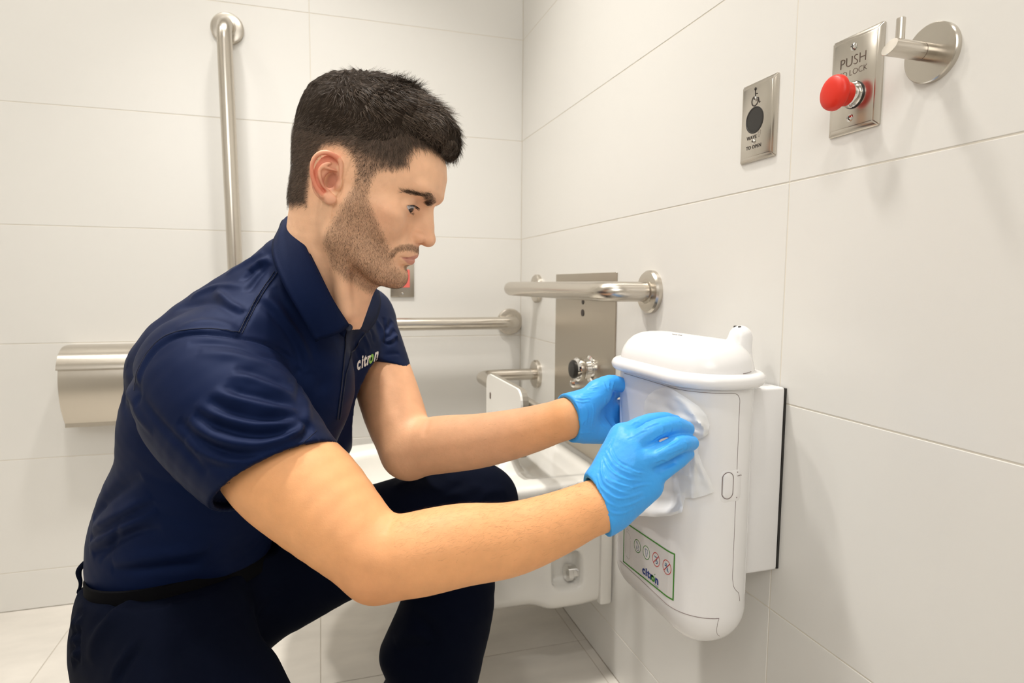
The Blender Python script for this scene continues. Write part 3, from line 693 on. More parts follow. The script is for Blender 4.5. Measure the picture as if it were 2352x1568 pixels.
# ------------------------------------------------------------------ the man
HO = np.array([0.05245, 0.88471, 0.98308]); HF = np.array([0.85401, -0.32887, -0.40312]); HU = np.array([0.38772, -0.11434, 0.91466]); HS = np.array([-0.3469, -0.93743, 0.02986])
HB = np.stack([HF, HU, HS])                       # head frame: forward, up, towards his right ear
def toL(P): return (P-HO)@HB.T
def toW(q): return HO+np.asarray(q, float)@HB
def HL(fn, mirror=True):
    def g(P):
        q = toL(P)
        if mirror: q = q.copy(); q[:, 2] = np.abs(q[:, 2])
        return fn(q)
    return g
man = empty('person', (0.0, 1.0, 0.0)); tag(man, 'kneeling man with dark hair and stubble in navy polo and blue gloves', 'person')

LVv = np.array([0.597, 0.781, 0.18]); LVv /= np.linalg.norm(LVv)      # from his right shoulder to his left
# joints
RSH = D(475, 872, .77); REL = D(868, 1288, .665); RWR = D(1374, 1162, .715)
LSH = D(838, 738, 1.09); LEL = D(938, 1036, .985); LWR = D(1304, 960, .905)

# --- head surface
UT = [-.097, -.090, -.083, -.076, -.065, -.052, -.038, -.026, -.012, 0, .012, .022, .032, .044, .055, .07, .085, .10]
FFt = [.088, .0985, .1015, .1015, .0985, .0985, .0985, .0955, .0905, .0880, .0865, .0885, .0965, .1045, .1050, .1015, .094, .082]
SWt = [.030, .036, .0415, .046, .0500, .0535, .0575, .0605, .0640, .0665, .0675, .0670, .0655, .0640, .0645, .0660, .066, .062]
FCt = [.045, .035, .030, .022, .012, .006, .003, 0, 0, 0, 0, 0, 0, 0, 0, 0, 0, 0]
FBt = [.02, .005, -.005, -.01, -.015, -.02, -.02, -.02, -.03, -.03, -.03, -.03, -.03, -.03, -.03, -.03, -.03, -.03]
PPt = [2.0, 2.0, 2.05, 2.1, 2.1, 2.1, 2.15, 2.2, 2.3, 2.35, 2.35, 2.35, 2.4, 2.45, 2.4, 2.3, 2.2, 2.1]
def face_loft(q):
    U = np.clip(q[:, 1], UT[0], UT[-1]); I = lambda T: np.interp(U, UT, T)
    ff, sw, fc, fb, pp = I(FFt), I(SWt), I(FCt), I(FBt), I(PPt)
    x = q[:, 0]-fc; a = np.where(x > 0, ff-fc, fc-fb); s_ = (np.abs(x/a)**pp+np.abs(q[:, 2]/sw)**pp)**(1/pp)
    d = (s_-1)*np.minimum(a, sw)*0.92
    d = np.maximum(d, q[:, 1]-0.098)
    jaw = -(q[:, 1]+0.0945)*0.97+(-(q[:, 0]-0.085))*0.30*1.0      # plane under the jaw
    return sm_int(d, jaw, 0.012)
EYE = np.array([0.0735, 0.0125, 0.0315]); ER = 0.0118
def eye_cut(q):
    v = q-EYE; r_ = np.linalg.norm(v, axis=1)+1e-9
    az = np.arctan2(v[:, 2], v[:, 0])-0.20; el = np.arctan2(v[:, 1], np.hypot(v[:, 0], v[:, 2]))
    w = np.clip(1-(az/0.98)**2, -0.6, 1)
    up = 0.35*w-0.05*az+0.03; lo = -0.48*w-0.06*az+0.03
    h_ = np.maximum(r_*(el-up), r_*(lo-el)); h_ = np.maximum(h_, (np.abs(az)-1.1)*r_); return np.maximum(h_, r_-0.019)
hd = SDF()
hd.add(HL(ell((-.012, .052, 0), (.097, .084, .0745))))
hd.add(HL(ell((-.035, .005, 0), (.052, .055, .056))), .02)
hd.add(HL(face_loft), .012)
hd.add(HL(cap((.012, -.018, .058), (.016, -.058, .049), .0115, .0120)), .018)
hd.add(HL(cap((.016, -.058, .049), (.078, -.0835, .022), .0120, .0110)), .018)
hd.add(HL(ell((.060, -.004, .0475), (.021, .012, .0145))), .014)                  # cheekbone
hd.add(HL(cap((.0975, .0400, .008), (.085, .0415, .036), .0080, .0078)), .010)     # brow
hd.add(HL(ell((.0985, .0165, .030), (.0125, .0105, .0165))), .010, 's')           # eye socket
hd.add(HL(ell((.100, .016, .0165), (.009, .012, .006))), .008, 's')
hd.add(HL(cap((.0925, .026, 0), (.1045, .000, 0), .0085, .0080)), .008)            # nose bridge
hd.add(HL(cap((.1045, .000, 0), (.1105, -.0130, 0), .0080, .0100)), .004)
hd.add(HL(ell((.1120, -.0160, 0), (.0100, .0092, .0098))), .004)                   # nose tip
hd.add(HL(ell((.0930, -.006, 0), (.0150, .0225, .0135))), .008)
hd.add(HL(ell((.1000, -.0175, .0118), (.0110, .0078, .0062))), .0035)              # wing
hd.add(HL(ell((.0865, -.043, 0), (.0185, .019, .027))), .012)                      # mouth mound
hd.add(HL(cap((.1022, -.0415, .003), (.0885, -.0505, .0240), .0044, .0024)), .0045)
hd.add(HL(cap((.1010, -.0518, .000), (.0880, -.0530, .0225), .0050, .0024)), .0045)
hd.add(HL(chain([(.1070, -.0462, .0), (.1030, -.0478, .0130), (.0935, -.0518, .0262)], [.0013, .0012, .0010])), .0020, 's')
hd.add(HL(cap((.105, -.0620, .0), (.096, -.0630, .012), .0020, .001)), .008, 's')
hd.add(HL(ell((.0885, -.0800, 0), (.0165, .0140, .0190))), .012)                   # chin
hd.add(HL(ell((.1085, -.0262, .0062), (.0060, .0036, .0028))), .002, 's')          # nostril
hd.add(HL(ell((.0640, -.0180, .0410), (.0180, .0165, .0125))), .014)   # nasolabial fold
hd.add(HL(ball(EYE, 0.0134)), .0035)                                                # lids
hd.add(HL(cap((.0915, .0210, .021), (.0905, .0225, .033), .0015, .0016)), .0025, 's')
hd.add(HL(cap((.0905, .0225, .033), (.0800, .0190, .0455), .0016, .0012)), .0025, 's')
hd.add(HL(eye_cut), .0006, 's')
# ears: coordinates (forward, up) measured on the ear, tilted outwards to the back
def EP(F_, U_, o=0.0): return np.array([F_, U_, 0.0690+max(0.0, (0.004-F_))*0.40+o])
hel = [(-.0030, .0085), (-.0060, .0190), (-.0100, .0265), (-.0180, .0300), (-.0268, .0292), (-.0335, .0240), (-.0365, .0150), (-.0352, .0050), (-.0300, -.0060), (-.0230, -.0145), (-.0140, -.0205)]
hr = [.0020, .0028, .0031, .0031, .0031, .0030, .0028, .0026, .0026, .0030, .0035]
ear = SDF()
def ear_plate(q):       # tilted thin plate carrying the ear
    n = np.array([0.37, 0, 0.93]); c = EP(-.0180, .0035, -.0030); v = q-c; w = v@n; t_ = v-np.outer(w, n)
    a = np.hypot(t_[:, 0]/.0172, (t_[:, 1]+0.12*t_[:, 0])/.0285); return np.maximum((a-1)*.018, np.abs(w)-.0022)
hd.add(HL(ear_plate), .003)
hd.add(HL(chain([EP(a, b, .0042 if 2 < i < 9 else .0030) for i, (a, b) in enumerate(hel)], hr, 26)), .0022)
hd.add(HL(ell(EP(-.0050, -.0200, .0030), (.0088, .0070, .0040))), .004)            # lobe
ah = [(-.0095, -.0125), (-.0165, -.0090), (-.0235, -.0020), (-.0270, .0060), (-.0250, .0140), (-.0190, .0205)]
hd.add(HL(chain([EP(a, b, .0022) for a, b in ah], [.0022, .0024, .0022, .0022, .0022, .0018], 16)), .0025)
hd.add(HL(chain([EP(a, b, .0016) for a, b in [(-.0250, .0120), (-.0185, .0130), (-.0110, .0135)]], [.0018, .0018, .0014])), .0025)
hd.add(HL(ell(EP(-.0125, .0010, .0010), (.0080, .0112, .0085))), .0025, 's')       # concha
hd.add(HL(ell(EP(-.0205, .0225, .0035), (.0080, .0022, .0030))), .002, 's')
hd.add(HL(ell(EP(-.0022, .0000, .0020), (.0040, .0070, .0032))), .004)             # tragus
# neck
NB = D(722, 668, .885); NT = toW((-.030, -.030, 0)); NM = D(752, 560, .862)
hd.add(chain([NT, NM, NB, D(700, 740, .90)], [.052, .0565, .061, .066], 8), .022)
hd.add(cap(toW((.052, -.088, 0)), D(800, 735, .865), .018, .020), .02)
hd.add(cap(toW((-.005, -.030, .052)), D(792, 720, .835), .010, .009), .02)          # sternomastoid
V, Q = hd.mesh((-0.16, 0.74, 0.80), (0.23, 1.03, 1.14), 0.00145, 1)
HVw, HQ = V, Q
q = toL(V); F_, U_, S_ = q[:, 0], q[:, 1], np.abs(q[:, 2])
def pip_sd(x, y, poly):
    "signed distance (m) to polygon, positive inside"
    P_ = np.asarray(poly, float); n = len(P_); ins = np.zeros(len(x), bool); d = np.full(len(x), 9.0)
    for i in range(n):
        a, b_ = P_[i], P_[(i+1) % n]; ab = b_-a
        t = np.clip(((x-a[0])*ab[0]+(y-a[1])*ab[1])/(ab@ab+1e-12), 0, 1)
        d = np.minimum(d, np.hypot(x-a[0]-t*ab[0], y-a[1]-t*ab[1]))
        c = ((a[1] > y) != (b_[1] > y)) & (x < (b_[0]-a[0])*(y-a[1])/(b_[1]-a[1]+1e-12)+a[0]); ins ^= c
    return np.where(ins, d, -d)
SCALP = [(.120, .088), (.100, .0875), (.078, .0885), (.0640, .0800), (.0620, .0700), (.0650, .0560), (.0520, .0440), (.0370, .0350), (.0310, .0150), (.0140, .0120), (.0060, .0280), (.0020, .0360), (-.0200, .0420), (-.0390, .0330), (-.0460, .0050), (-.0410, -.0200), (-.0360, -.0420), (-.0600, -.0500), (-.140, -.055), (-.16, .1), (-.05, .22), (.12, .2)]
BEARD = [(.0300, .0170), (.0360, -.0020), (.0520, -.0180), (.0660, -.0330), (.0760, -.0440), (.0820, -.0560), (.0900, -.0660), (.100, -.0685), (.130, -.0700), (.130, -.120), (.0600, -.1130), (.0200, -.1000), (.0020, -.0740), (.0060, -.0500), (.0110, -.0200), (.0130, .0140)]
sc = pip_sd(F_, U_, SCALP); bd = pip_sd(F_, U_, BEARD)
sst = lambda x, a, b: np.clip((x-a)/(b-a), 0, 1)**2*(3-2*np.clip((x-a)/(b-a), 0, 1))
m_scalp = sst(sc, -.003, .009)
m_beard = sst(bd, -.005, .006)
m_mous = sst(pip_sd(F_, U_, [(.150, -.0295), (.098, -.0300), (.0880, -.0370), (.0790, -.0480), (.0800, -.0600), (.0855, -.0580), (.0880, -.0470), (.0950, -.0410), (.102, -.0375), (.150, -.0355)]), -.0015, .0015)*(S_ < .034)*(F_ > .06)
m_soul = sst(.0065-S_, -.002, .002)*sst(.0045-np.abs(U_+.0620), -.001, .001)*(F_ > .08)
hairm = np.clip(np.maximum.reduce([m_beard*0.72, m_mous*0.8, m_soul*0.85]), 0, 1)
ml_ = -.0460-.0065*(S_/.026)**1.2; m_lip = sst(np.minimum(.0072*(1-(S_/.0265)**2)-(U_-ml_), .0098*(1-(S_/.0245)**2)+(U_-ml_)), -.0004, .0010)*(F_ > .085)
brow_c = np.interp(S_, [.008, .020, .034, .050], [.0290, .0340, .0365, .0265]); brow_w = np.interp(S_, [.006, .010, .025, .040, .052], [.0016, .0042, .0042, .0030, .0012])
m_brow = sst(brow_w-np.abs(U_-brow_c), -.0012, .0012)*(F_ > .055)*sst(S_, .006, .010)*sst(.053-S_, 0, .006)
ear_m = (np.abs(F_+.017) < .024)*(S_ > .0752)*(U_ < .036)*(U_ > -.030)*1.0
concha = sst(.0105-np.hypot(F_+.0125, (U_-.001)*.7), -.003, .005)*(S_ > .060); red_in = sst(.0060-np.abs(np.hypot(F_+.0150, (U_-.006)*.8)-.0175), 0, .004)*(S_ > .072)*(F_ < -.012)
SK = np.array([0.86, 0.51, 0.315]); RED = np.array([0.60, 0.22, 0.13]); DK = np.array([0.070, 0.042, 0.026])
col = np.tile(SK, (len(V), 1)); mix = lambda c, t, m: c*(1-m[:, None])+np.asarray(t)*m[:, None]
cheek = np.exp(-((F_-.062)**2+(U_+.012)**2)/.020**2)+np.exp(-((F_-.110)**2+(U_+.016)**2)/.014**2)
col = mix(col, (0.76, 0.37, 0.22), np.clip(cheek*.45, 0, .6))
col = mix(col, (0.78, 0.36, 0.23), ear_m*.65); col = mix(col, (0.72, 0.20, 0.12), np.clip(red_in, 0, 1)*.7); col = mix(col, (0.55, 0.20, 0.13), concha*.8)
eyesh = np.exp(-((F_-.088)**2+(U_-.016)**2+(S_-.030)**2)/.013**2); col = mix(col, (0.60, 0.30, 0.18), np.clip(eyesh*.5, 0, 1))
col = mix(col, (0.27, 0.165, 0.10), hairm*.66); col = mix(col, (0.64, 0.29, 0.22), m_lip*.9)
col = mix(col, DK, m_brow*.5); fade = np.clip(.66+.34*sst(U_, .040, .058)+.4*sst(-F_, .02, .05), 0, 1); col = mix(col, (0.056, 0.037, 0.026), m_scalp*fade*.92)
vein = vnoise(V, 260, 3); col *= (1+.03*vein[:, None])
for mF, mU in ((.048, .030), (.030, .000)):
    col = mix(col, (.2, .09, .06), (np.hypot(F_-mF, U_-mU) < .0008)*(S_ > .03)*(q[:, 2] > 0)*.8)
head_V, head_Q, head_C = V, Q, col

# --- torso under the shirt, arms
sk = SDF()
sk.add(chain([NB, D(700, 740, .90)], [.052, .050]))
sk.add(etube([(*D(690, 760, .92), .09, .055), (*D(610, 880, .93), .130, .075), (*D(530, 1010, .93), .120, .075), (*D(460, 1160, .92), .105, .07), (*D(410, 1270, .92), .10, .07)], LVv, 10), .03)
sk.add(cap(D(640, 770, .88), RSH, .035, .048), .03); sk.add(cap(D(740, 730, .98), LSH, .032, .040), .03)
sk.add(chain([RSH, D(575, 985, .735), D(640, 1072, .713), D(712, 1135, .698), D(800, 1222, .677), REL], [.050, .0600, .0625, .0605, .0495, .0410], 18), .03)
sk.add(chain([REL, D(955, 1272, .662), D(1060, 1250, .668), D(1170, 1238, .682), D(1270, 1205, .698), D(1345, 1172, .712), RWR], [.0405, .0440, .0430, .0395, .0350, .0312, .0302], 22), .012)
sk.add(ball(D(858, 1322, .663), .0200), .018)
sk.add(cap(RWR, D(1405, 1145, .722), .0265, .018), .01)
sk.add(chain([LSH, D(868, 830, 1.06), D(905, 945, 1.02), LEL], [.040, .0490, .0500, .043], 10), .03)
sk.add(chain([LEL, D(1000, 1022, .972), D(1100, 1012, .950), D(1205, 990, .925), LWR], [.0415, .0450, .0415, .0355, .0290], 16), .012)
sk.add(ball(D(944, 1068, .985), .018), .015)
sk.add(cap(LWR, D(1335, 955, .912), .028, .018), .01)
# veins and tendons on the far wrist
sk.add(cap(D(1230, 985, .895), D(1296, 960, .882), .0022, .0020), .006)
V, Q = sk.mesh((-0.45, 0.50, 0.35), (0.50, 1.30, 0.95), 0.0030, 9)
N_ = normals(V, Q)
V = folds(V, N_, [([(905, 1178), (893, 1195), (884, 1225)], .004, -.0011), ([(985, 952), (975, 975), (968, 1000)], .005, -.0012), ([(760, 1335), (830, 1320), (880, 1345)], .012, -.0015), ([(1240, 1250), (1330, 1222), (1400, 1185)], .010, .0012)])
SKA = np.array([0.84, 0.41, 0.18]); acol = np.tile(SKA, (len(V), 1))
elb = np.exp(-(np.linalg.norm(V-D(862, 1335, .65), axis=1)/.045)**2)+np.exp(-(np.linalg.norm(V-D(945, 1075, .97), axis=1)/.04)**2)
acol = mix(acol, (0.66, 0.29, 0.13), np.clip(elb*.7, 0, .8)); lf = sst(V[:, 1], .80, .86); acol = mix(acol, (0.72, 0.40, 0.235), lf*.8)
nh = len(head_V); bodyV = np.vstack([head_V, V]); bodyQ = np.vstack([head_Q, Q+nh]); bodyC = np.vstack([head_C, acol])
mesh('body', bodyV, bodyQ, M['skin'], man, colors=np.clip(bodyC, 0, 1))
arm_V, arm_Q = V, Q

# --- eyes
for s_ in (1, -1):
    c = EYE*np.array([1, 1, s_]); nu, nv = 48, 40; gd = np.array([.84, -.40, .22 if s_ > 0 else .10]); gd /= np.linalg.norm(gd)
    ax, u_, v_ = frame(gd); P_ = [c+ER*gd*1.02]; cc = [(.012, .008, .006)]
    for i in range(1, nv):
        th = math.pi*i/nv
        for j in range(nu):
            ph = 2*math.pi*j/nu; r_ = ER*(1.0+(.035*max(0, 1-(th/.5)**2)))
            P_.append(c+r_*(math.cos(th)*gd+math.sin(th)*(math.cos(ph)*u_+math.sin(ph)*v_)))
            cc.append((.008, .005, .004) if th < .22 else (.085, .040, .018) if th < .46 else (.02, .014, .012) if th < .52 else (.60, .56, .56))
    P_.append(c-ER*gd); cc.append((.6, .56, .56)); Fs = [(0, 1+(j+1) % nu, 1+j) for j in range(nu)]
    for i in range(nv-2):
        for j in range(nu): a = 1+i*nu+j; b_ = 1+i*nu+(j+1) % nu; Fs.append((a, b_, b_+nu, a+nu))
    L_ = len(P_)-1; Fs += [(L_-nu+j, L_-nu+(j+1) % nu, L_) for j in range(nu)]
    mesh('eye', toW(np.array(P_)), Fs, M['eye'], man, colors=np.array(cc))

# --- hair volume
HC = SDF()
HC.add(HL(ell((-.0150, .0700, 0), (.1000, .0790, .0765))))
HC.add(HL(ell((-.0300, .0930, 0), (.0800, .0600, .0650))), .02)
HC.add(HL(ell((.0150, .1160, 0), (.0700, .0460, .0560))), .02)
HC.add(HL(ell((.0640, .1150, .002), (.0340, .0270, .0440))), .018)
HC.add(HL(cap((.086, .116, 0), (.090, .104, .026), .011, .008)), .010)
SC3 = [(.135, .090), (.100, .0900), (.080, .0925), (.0600, .0900), (.0480, .0760), (.0200, .0640), (-.0200, .0500), (-.0500, .0300), (-.0800, .0000), (-.1400, -.03), (-.16, .1), (-.05, .24), (.14, .2)]
HC.add(HL(lambda q_: -pip_sd(q_[:, 0], q_[:, 1], SC3)), .010, 'i')
V, Q = HC.mesh((-0.14, 0.76, 0.92), (0.24, 1.03, 1.17), 0.0021, 1)
N_ = normals(V, Q); ql = toL(V)
top = sst(ql[:, 1], .075, .12); wv = np.sin(ql[:, 2]*330+14*np.sin(ql[:, 0]*60)+3*vnoise(V, 45, 5))
V = V+N_*((wv*.0013+.0022*vnoise(V, 150, 9)+.0015*vnoise(V, 330, 2))*(.25+.75*top))[:, None]
cap_V, cap_Q = V, Q
hair_t = mesh('hair', V, Q, M['hair_mass'], man, colors=np.tile((.024, .017, .012), (len(V), 1)))

rs = np.random.RandomState(7)
def strands(name, roots, dirs, nrm, length, width, cols, parent, curl=0.0, seg=3, lift=0.0, droop=None):
    "ribbon hairs: each starts at a root, leans from the surface normal to its combing direction"
    n = len(roots); dirs = dirs/(np.linalg.norm(dirs, axis=1)[:, None]+1e-9); P_ = np.zeros((n, seg+1, 3)); P_[:, 0] = roots
    step = (length/seg)[:, None]; lf_ = np.broadcast_to(np.asarray(lift, float), (n,))[:, None]
    for i in range(seg):
        t = i/max(1, seg-1); dd = dirs*(1-lf_*(1-t))+nrm*lf_*(1-t)+(droop*t if droop is not None else 0)+rs.normal(size=(n, 3))*curl
        dd /= np.linalg.norm(dd, axis=1)[:, None]; P_[:, i+1] = P_[:, i]+dd*step
    side = np.cross(dirs, nrm+rs.normal(size=(n, 3))*.5); side /= np.linalg.norm(side, axis=1)[:, None]+1e-9
    W = width[:, None, None]*np.linspace(1, .25, seg+1)[None, :, None]*.5
    A = P_+side[:, None]*W; B_ = P_-side[:, None]*W
    Vv = np.stack([A, B_], 2).reshape(n*(seg+1)*2, 3); base = np.arange(n)[:, None]*(seg+1)*2
    Fq = np.concatenate([np.stack([base[:, 0]+2*i, base[:, 0]+2*i+1, base[:, 0]+2*i+3, base[:, 0]+2*i+2], 1) for i in range(seg)])
    Cc = np.repeat(cols, (seg+1)*2, 0); return tag(mesh(name, Vv, Fq, M['hair'], parent, colors=Cc), kind='stuff')
def scatter(V, Q, w, n):
    "random points on a quad mesh weighted by vertex weight w"
    a = np.linalg.norm(np.cross(V[Q[:, 2]]-V[Q[:, 0]], V[Q[:, 3]]-V[Q[:, 1]]), axis=1)*w[Q].mean(1); a = a/a.sum()
    f = rs.choice(len(Q), n, p=a); u_ = rs.rand(n, 1); v_ = rs.rand(n, 1); q4 = V[Q[f]]
    return (q4[:, 0]*(1-u_)+q4[:, 1]*u_)*(1-v_)+(q4[:, 3]*(1-u_)+q4[:, 2]*u_)*v_, f
def loc_dir(a): return np.asarray(a, float)@HB
HN = normals(head_V, head_Q)
def hcol(n, base=(.030, .020, .0135), var=.45, light=.07):
    c = np.array(base)*(1+var*rs.normal(size=(n, 1))); m = rs.rand(n) < light; c[m] = np.array((.16, .12, .09))*(.6+.8*rs.rand(m.sum(), 1)); return np.clip(c, .006, 1)
# short sides and back
qh = toL(head_V); w = m_scalp*(1-.99*(qh[:, 2] < -.02))*(1-ear_m); dens = w*(.55+.45*fade)
R_, f = scatter(head_V, head_Q, dens, 27000); n = len(R_); nr = HN[head_Q[f, 0]]; ql = toL(R_)
dr = np.stack([-.55+.0*ql[:, 0], -.75+0*ql[:, 0], .05+0*ql[:, 0]], 1); tmpl = sst(ql[:, 0], .0, .03); dr[:, 0] = dr[:, 0]*(1-tmpl)+(.30)*tmpl; dr[:, 1] = -.75*(1-tmpl)-.60*tmpl
dd = dr@HB+rs.normal(size=(n, 3))*.22; dd -= nr*(dd*nr).sum(1)[:, None]
ln = .0035+.0060*sst(ql[:, 1], .03, .08)+.0035*sst(-ql[:, 0], .03, .08)
strands('side_hair', R_, dd, nr, ln*(.7+.6*rs.rand(n)), np.full(n, .00030), hcol(n, (.080, .057, .042)), hair_t, .12, 2, .42)
# top, combed forwards
capN = normals(cap_V, cap_Q); ql = toL(cap_V); R_, f = scatter(cap_V, cap_Q, np.where(ql[:, 2] > -.055, 1.0, .15)*(1+1.2*sst(ql[:, 1], .09, .12)), 34000); n = len(R_); nr = capN[cap_Q[f, 0]]; ql = toL(R_)
tp = sst(ql[:, 1], .07, .11)*sst(ql[:, 0], -.09, -.02)
ang = 1.1*np.sin(ql[:, 0]*75+ql[:, 2]*40)+.8*vnoise(R_, 60, 11)
fw = np.stack([np.cos(ang*.6), -.25-.9*sst(ql[:, 0], .07, .10)+0*ang, .25+np.sin(ang)*.75], 1); bk = np.stack([-.55+0*ang, -.8+0*ang, 0*ang], 1)
dl = bk*(1-tp[:, None])+fw*tp[:, None]; dd = dl@HB+rs.normal(size=(n, 3))*.18; dd -= nr*(dd*nr).sum(1)[:, None]
ln = .0055+.0125*tp*(1-.45*sst(ql[:, 0], .075, .095)); R_ = R_-nr*(.0004+.0010*tp[:, None])
strands('top_hair', R_, dd, nr, ln*(.6+.7*rs.rand(n)), .00028+.00016*tp, hcol(n, (.085, .061, .044), .5, .05), hair_t, .05, 3, .18-.12*tp)
# beard, moustache, brows
wb = np.maximum.reduce([m_beard*.85, m_mous*1.25, m_soul*1.5])*(qh[:, 2] > -.035)
R_, f = scatter(head_V, head_Q, wb, 14000); n = len(R_); nr = HN[head_Q[f, 0]]; dd = np.tile(loc_dir((.25, -.9, .0)), (n, 1))+rs.normal(size=(n, 3))*.35; dd -= nr*(dd*nr).sum(1)[:, None]
strands('beard', R_, dd, nr, (.0016+.0018*rs.rand(n)), np.full(n, .00014), hcol(n, (.085, .052, .032), .4, .05), man, .1, 2, .25)
R_, f = scatter(head_V, head_Q, m_brow*(qh[:, 2] > -.06), 2400); n = len(R_); nr = HN[head_Q[f, 0]]; ql = toL(R_)
sg = np.where(ql[:, 2] > 0, 1.0, -1.0); dd = (np.stack([np.full(n, -.55), np.full(n, .12), sg*.85], 1))@HB+rs.normal(size=(n, 3))*.18
strands('eyebrow', R_, dd, nr, .0050+.003*rs.rand(n), np.full(n, .00024), hcol(n, (.040, .024, .016), .3, .0), man, .05, 3, .10)
# lashes on the lid edges
rt = []; dr = []; lnn = []
for s_ in (1, -1):
    for az in np.linspace(-.78, .88, 90):
        w_ = 1-(az/0.98)**2; el = .35*w_-.05*az+.03; a2 = az+.20
        v_ = np.array([math.cos(el)*math.cos(a2), math.sin(el), math.cos(el)*math.sin(a2)]); p_ = EYE+v_*.0136
        d_ = v_+np.array([.35, -.55, .12]); rt.append(p_*[1, 1, s_]); dr.append(d_*[1, 1, s_]); lnn.append(.0065)
    for az in np.linspace(-.6, .8, 26):
        w_ = 1-(az/0.98)**2; el = -.48*w_-.06*az+.03; a2 = az+.20
        v_ = np.array([math.cos(el)*math.cos(a2), math.sin(el), math.cos(el)*math.sin(a2)]); rt.append((EYE+v_*.0136)*[1, 1, s_]); dr.append((v_+np.array([.3, -.5, .1]))*[1, 1, s_]); lnn.append(.0032)
rt = toW(np.array(rt)); dr = np.array(dr)@HB; nn = len(rt)
strands('eyelashes', rt, dr, dr/np.linalg.norm(dr, axis=1)[:, None]+.2, np.array(lnn), np.full(nn, .00036), np.tile((.010, .007, .006), (nn, 1)), man, .06, 3, .0)
# forearm hair
AN = normals(arm_V, arm_Q); x_, y_, d_ = proj(arm_V)
wf = ((x_ > 900) & (x_ < 1385) & (y_ < 1290) & (y_ > 1090) & (arm_V[:, 1] < .80))*1.0*(.15+1.2*np.clip(AN[:, 2], 0, 1))+((x_ > 1000) & (x_ < 1280) & (arm_V[:, 1] > .8))*.12
R_, f = scatter(arm_V, arm_Q, wf, 3200); n = len(R_); nr = AN[arm_Q[f, 0]]; dd = np.tile(CR*.8+CU*.25, (n, 1))+rs.normal(size=(n, 3))*.28; dd -= nr*(dd*nr).sum(1)[:, None]
strands('arm_hair', R_, dd, nr, .004+.006*rs.rand(n), np.full(n, .00007), hcol(n, (.045, .026, .015), .3, 0), man, .12, 4, .30)

# ------------------------------------------------------------------ polo shirt
def cr(sc, ox, oy): return lambda L: [(ox+x/sc, oy+y/sc) for x, y in L]
A1 = cr(2.119, 100, 460); A3 = cr(2.97, 100, 1040); G3 = cr(3.92, 1260, 840)
hemL = D(752, 1015, .705)-D(525, 1160, .705); hemL /= np.linalg.norm(hemL)
armR = REL-D(575, 985, .735); armR /= np.linalg.norm(armR); hn = armR-hemL*(armR@hemL); hn /= np.linalg.norm(hn); hemC = D(640, 1092, .700)
armL_ = D(905, 945, 1.02)-D(838, 738, 1.09); armL_ /= np.linalg.norm(armL_); hemCL = D(885, 862, 1.05)
hnl = armL_-CF*0.05; lh = D(943, 856, 1.04)-D(868, 856, 1.04); lh /= np.linalg.norm(lh); hnl = hnl-lh*(hnl@lh); hnl /= np.linalg.norm(hnl)
sl = [(*D(470, 868, .775), .078), (*D(492, 915, .755), .0865), (*D(555, 990, .728), .0835), (*D(640, 1090, .702), .0715), (*D(720, 1180, .69), .0680)]
sll = [(*D(826, 735, 1.10), .060), (*D(846, 800, 1.07), .0600), (*D(868, 862, 1.05), .0575), (*D(890, 930, 1.03), .056)]
sh = SDF()
sh.add(etube([(*D(705, 700, .90), .075, .066), (*D(672, 780, .915), .135, .080), (*D(610, 880, .93), .165, .098), (*D(545, 1000, .93), .150, .098), (*D(490, 1130, .92), .130, .096), (*D(450, 1240, .92), .125, .094), (*D(440, 1330, .92), .125, .094)], LVv, 14))
bk = [(*D(664, 612, .868), .043), (*D(632, 668, .87), .056), (*D(538, 744, .86), .064), (*D(440, 842, .84), .0735), (*D(424, 900, .85), .0705), (*D(412, 985, .86), .0750), (*D(400, 1070, .87), .0705), (*D(368, 1155, .88), .0750), (*D(356, 1222, .89), .0815), (*D(352, 1280, .89), .0815)]
sh.add(chain([b_[:3] for b_ in bk], [b_[3] for b_ in bk], 26), .03)
sh.add(chain([D(745, 715, 1.0), D(775, 820, 1.00), D(733, 940, .98), D(688, 1035, .96)], [.056, .070, .072, .070], 12), .03)
sh.add(chain([D(690, 770, .87), D(700, 880, .865), D(660, 980, .86)], [.055, .068, .070], 10), .03)
sh.add(cap(D(650, 710, .865), D(480, 850, .775), .050, .072), .03)
sh.add(cap(D(740, 690, .97), D(826, 735, 1.10), .045, .060), .03)
sh.add(chain([s_[:3] for s_ in sl], [s_[3] for s_ in sl], 18), .012)
sh.add(chain([s_[:3] for s_ in sll], [s_[3] for s_ in sll], 12), .012)
# hems, hollow sleeve ends, neck opening, waist
def outside(c, n, ctr, R_):
    pl = plane(c, n); return lambda P: np.maximum(-pl(P), np.linalg.norm(P-ctr, axis=1)-R_)
sh.add(outside(hemC, hn, D(730, 1190, .69), .145), 0.001, 's')
sh.add(outside(hemCL, hnl, D(905, 935, 1.03), .095), 0.001, 's')
sh.add(lambda P: np.maximum(chain([s_[:3] for s_ in sl], [s_[3]-.0068 for s_ in sl], 18)(P), -plane(hemC-hn*.014, hn)(P)), .001, 's')
sh.add(lambda P: np.maximum(chain([s_[:3] for s_ in sll], [s_[3]-.0065 for s_ in sll], 12)(P), -plane(hemCL-hnl*.012, hnl)(P)), .001, 's')
nkax = D(752, 545, .862)-D(705, 715, .895); nkax /= np.linalg.norm(nkax); nkc = D(716, 690, .885)
sh.add(lambda P: np.maximum(cap(D(752, 545, .862), D(700, 720, .89), .061, .061)(P), -plane(D(708, 712, .893), nkax)(P)), .004, 's')
sh.add(plane(D(390, 1296, .92), (CU*-1.0+CR*0.03)/1.0), 0.004, 'i')
V, Q = sh.mesh((-0.48, 0.56, 0.36), (0.30, 1.30, 0.98), 0.0026, 3)
N_ = normals(V, Q)
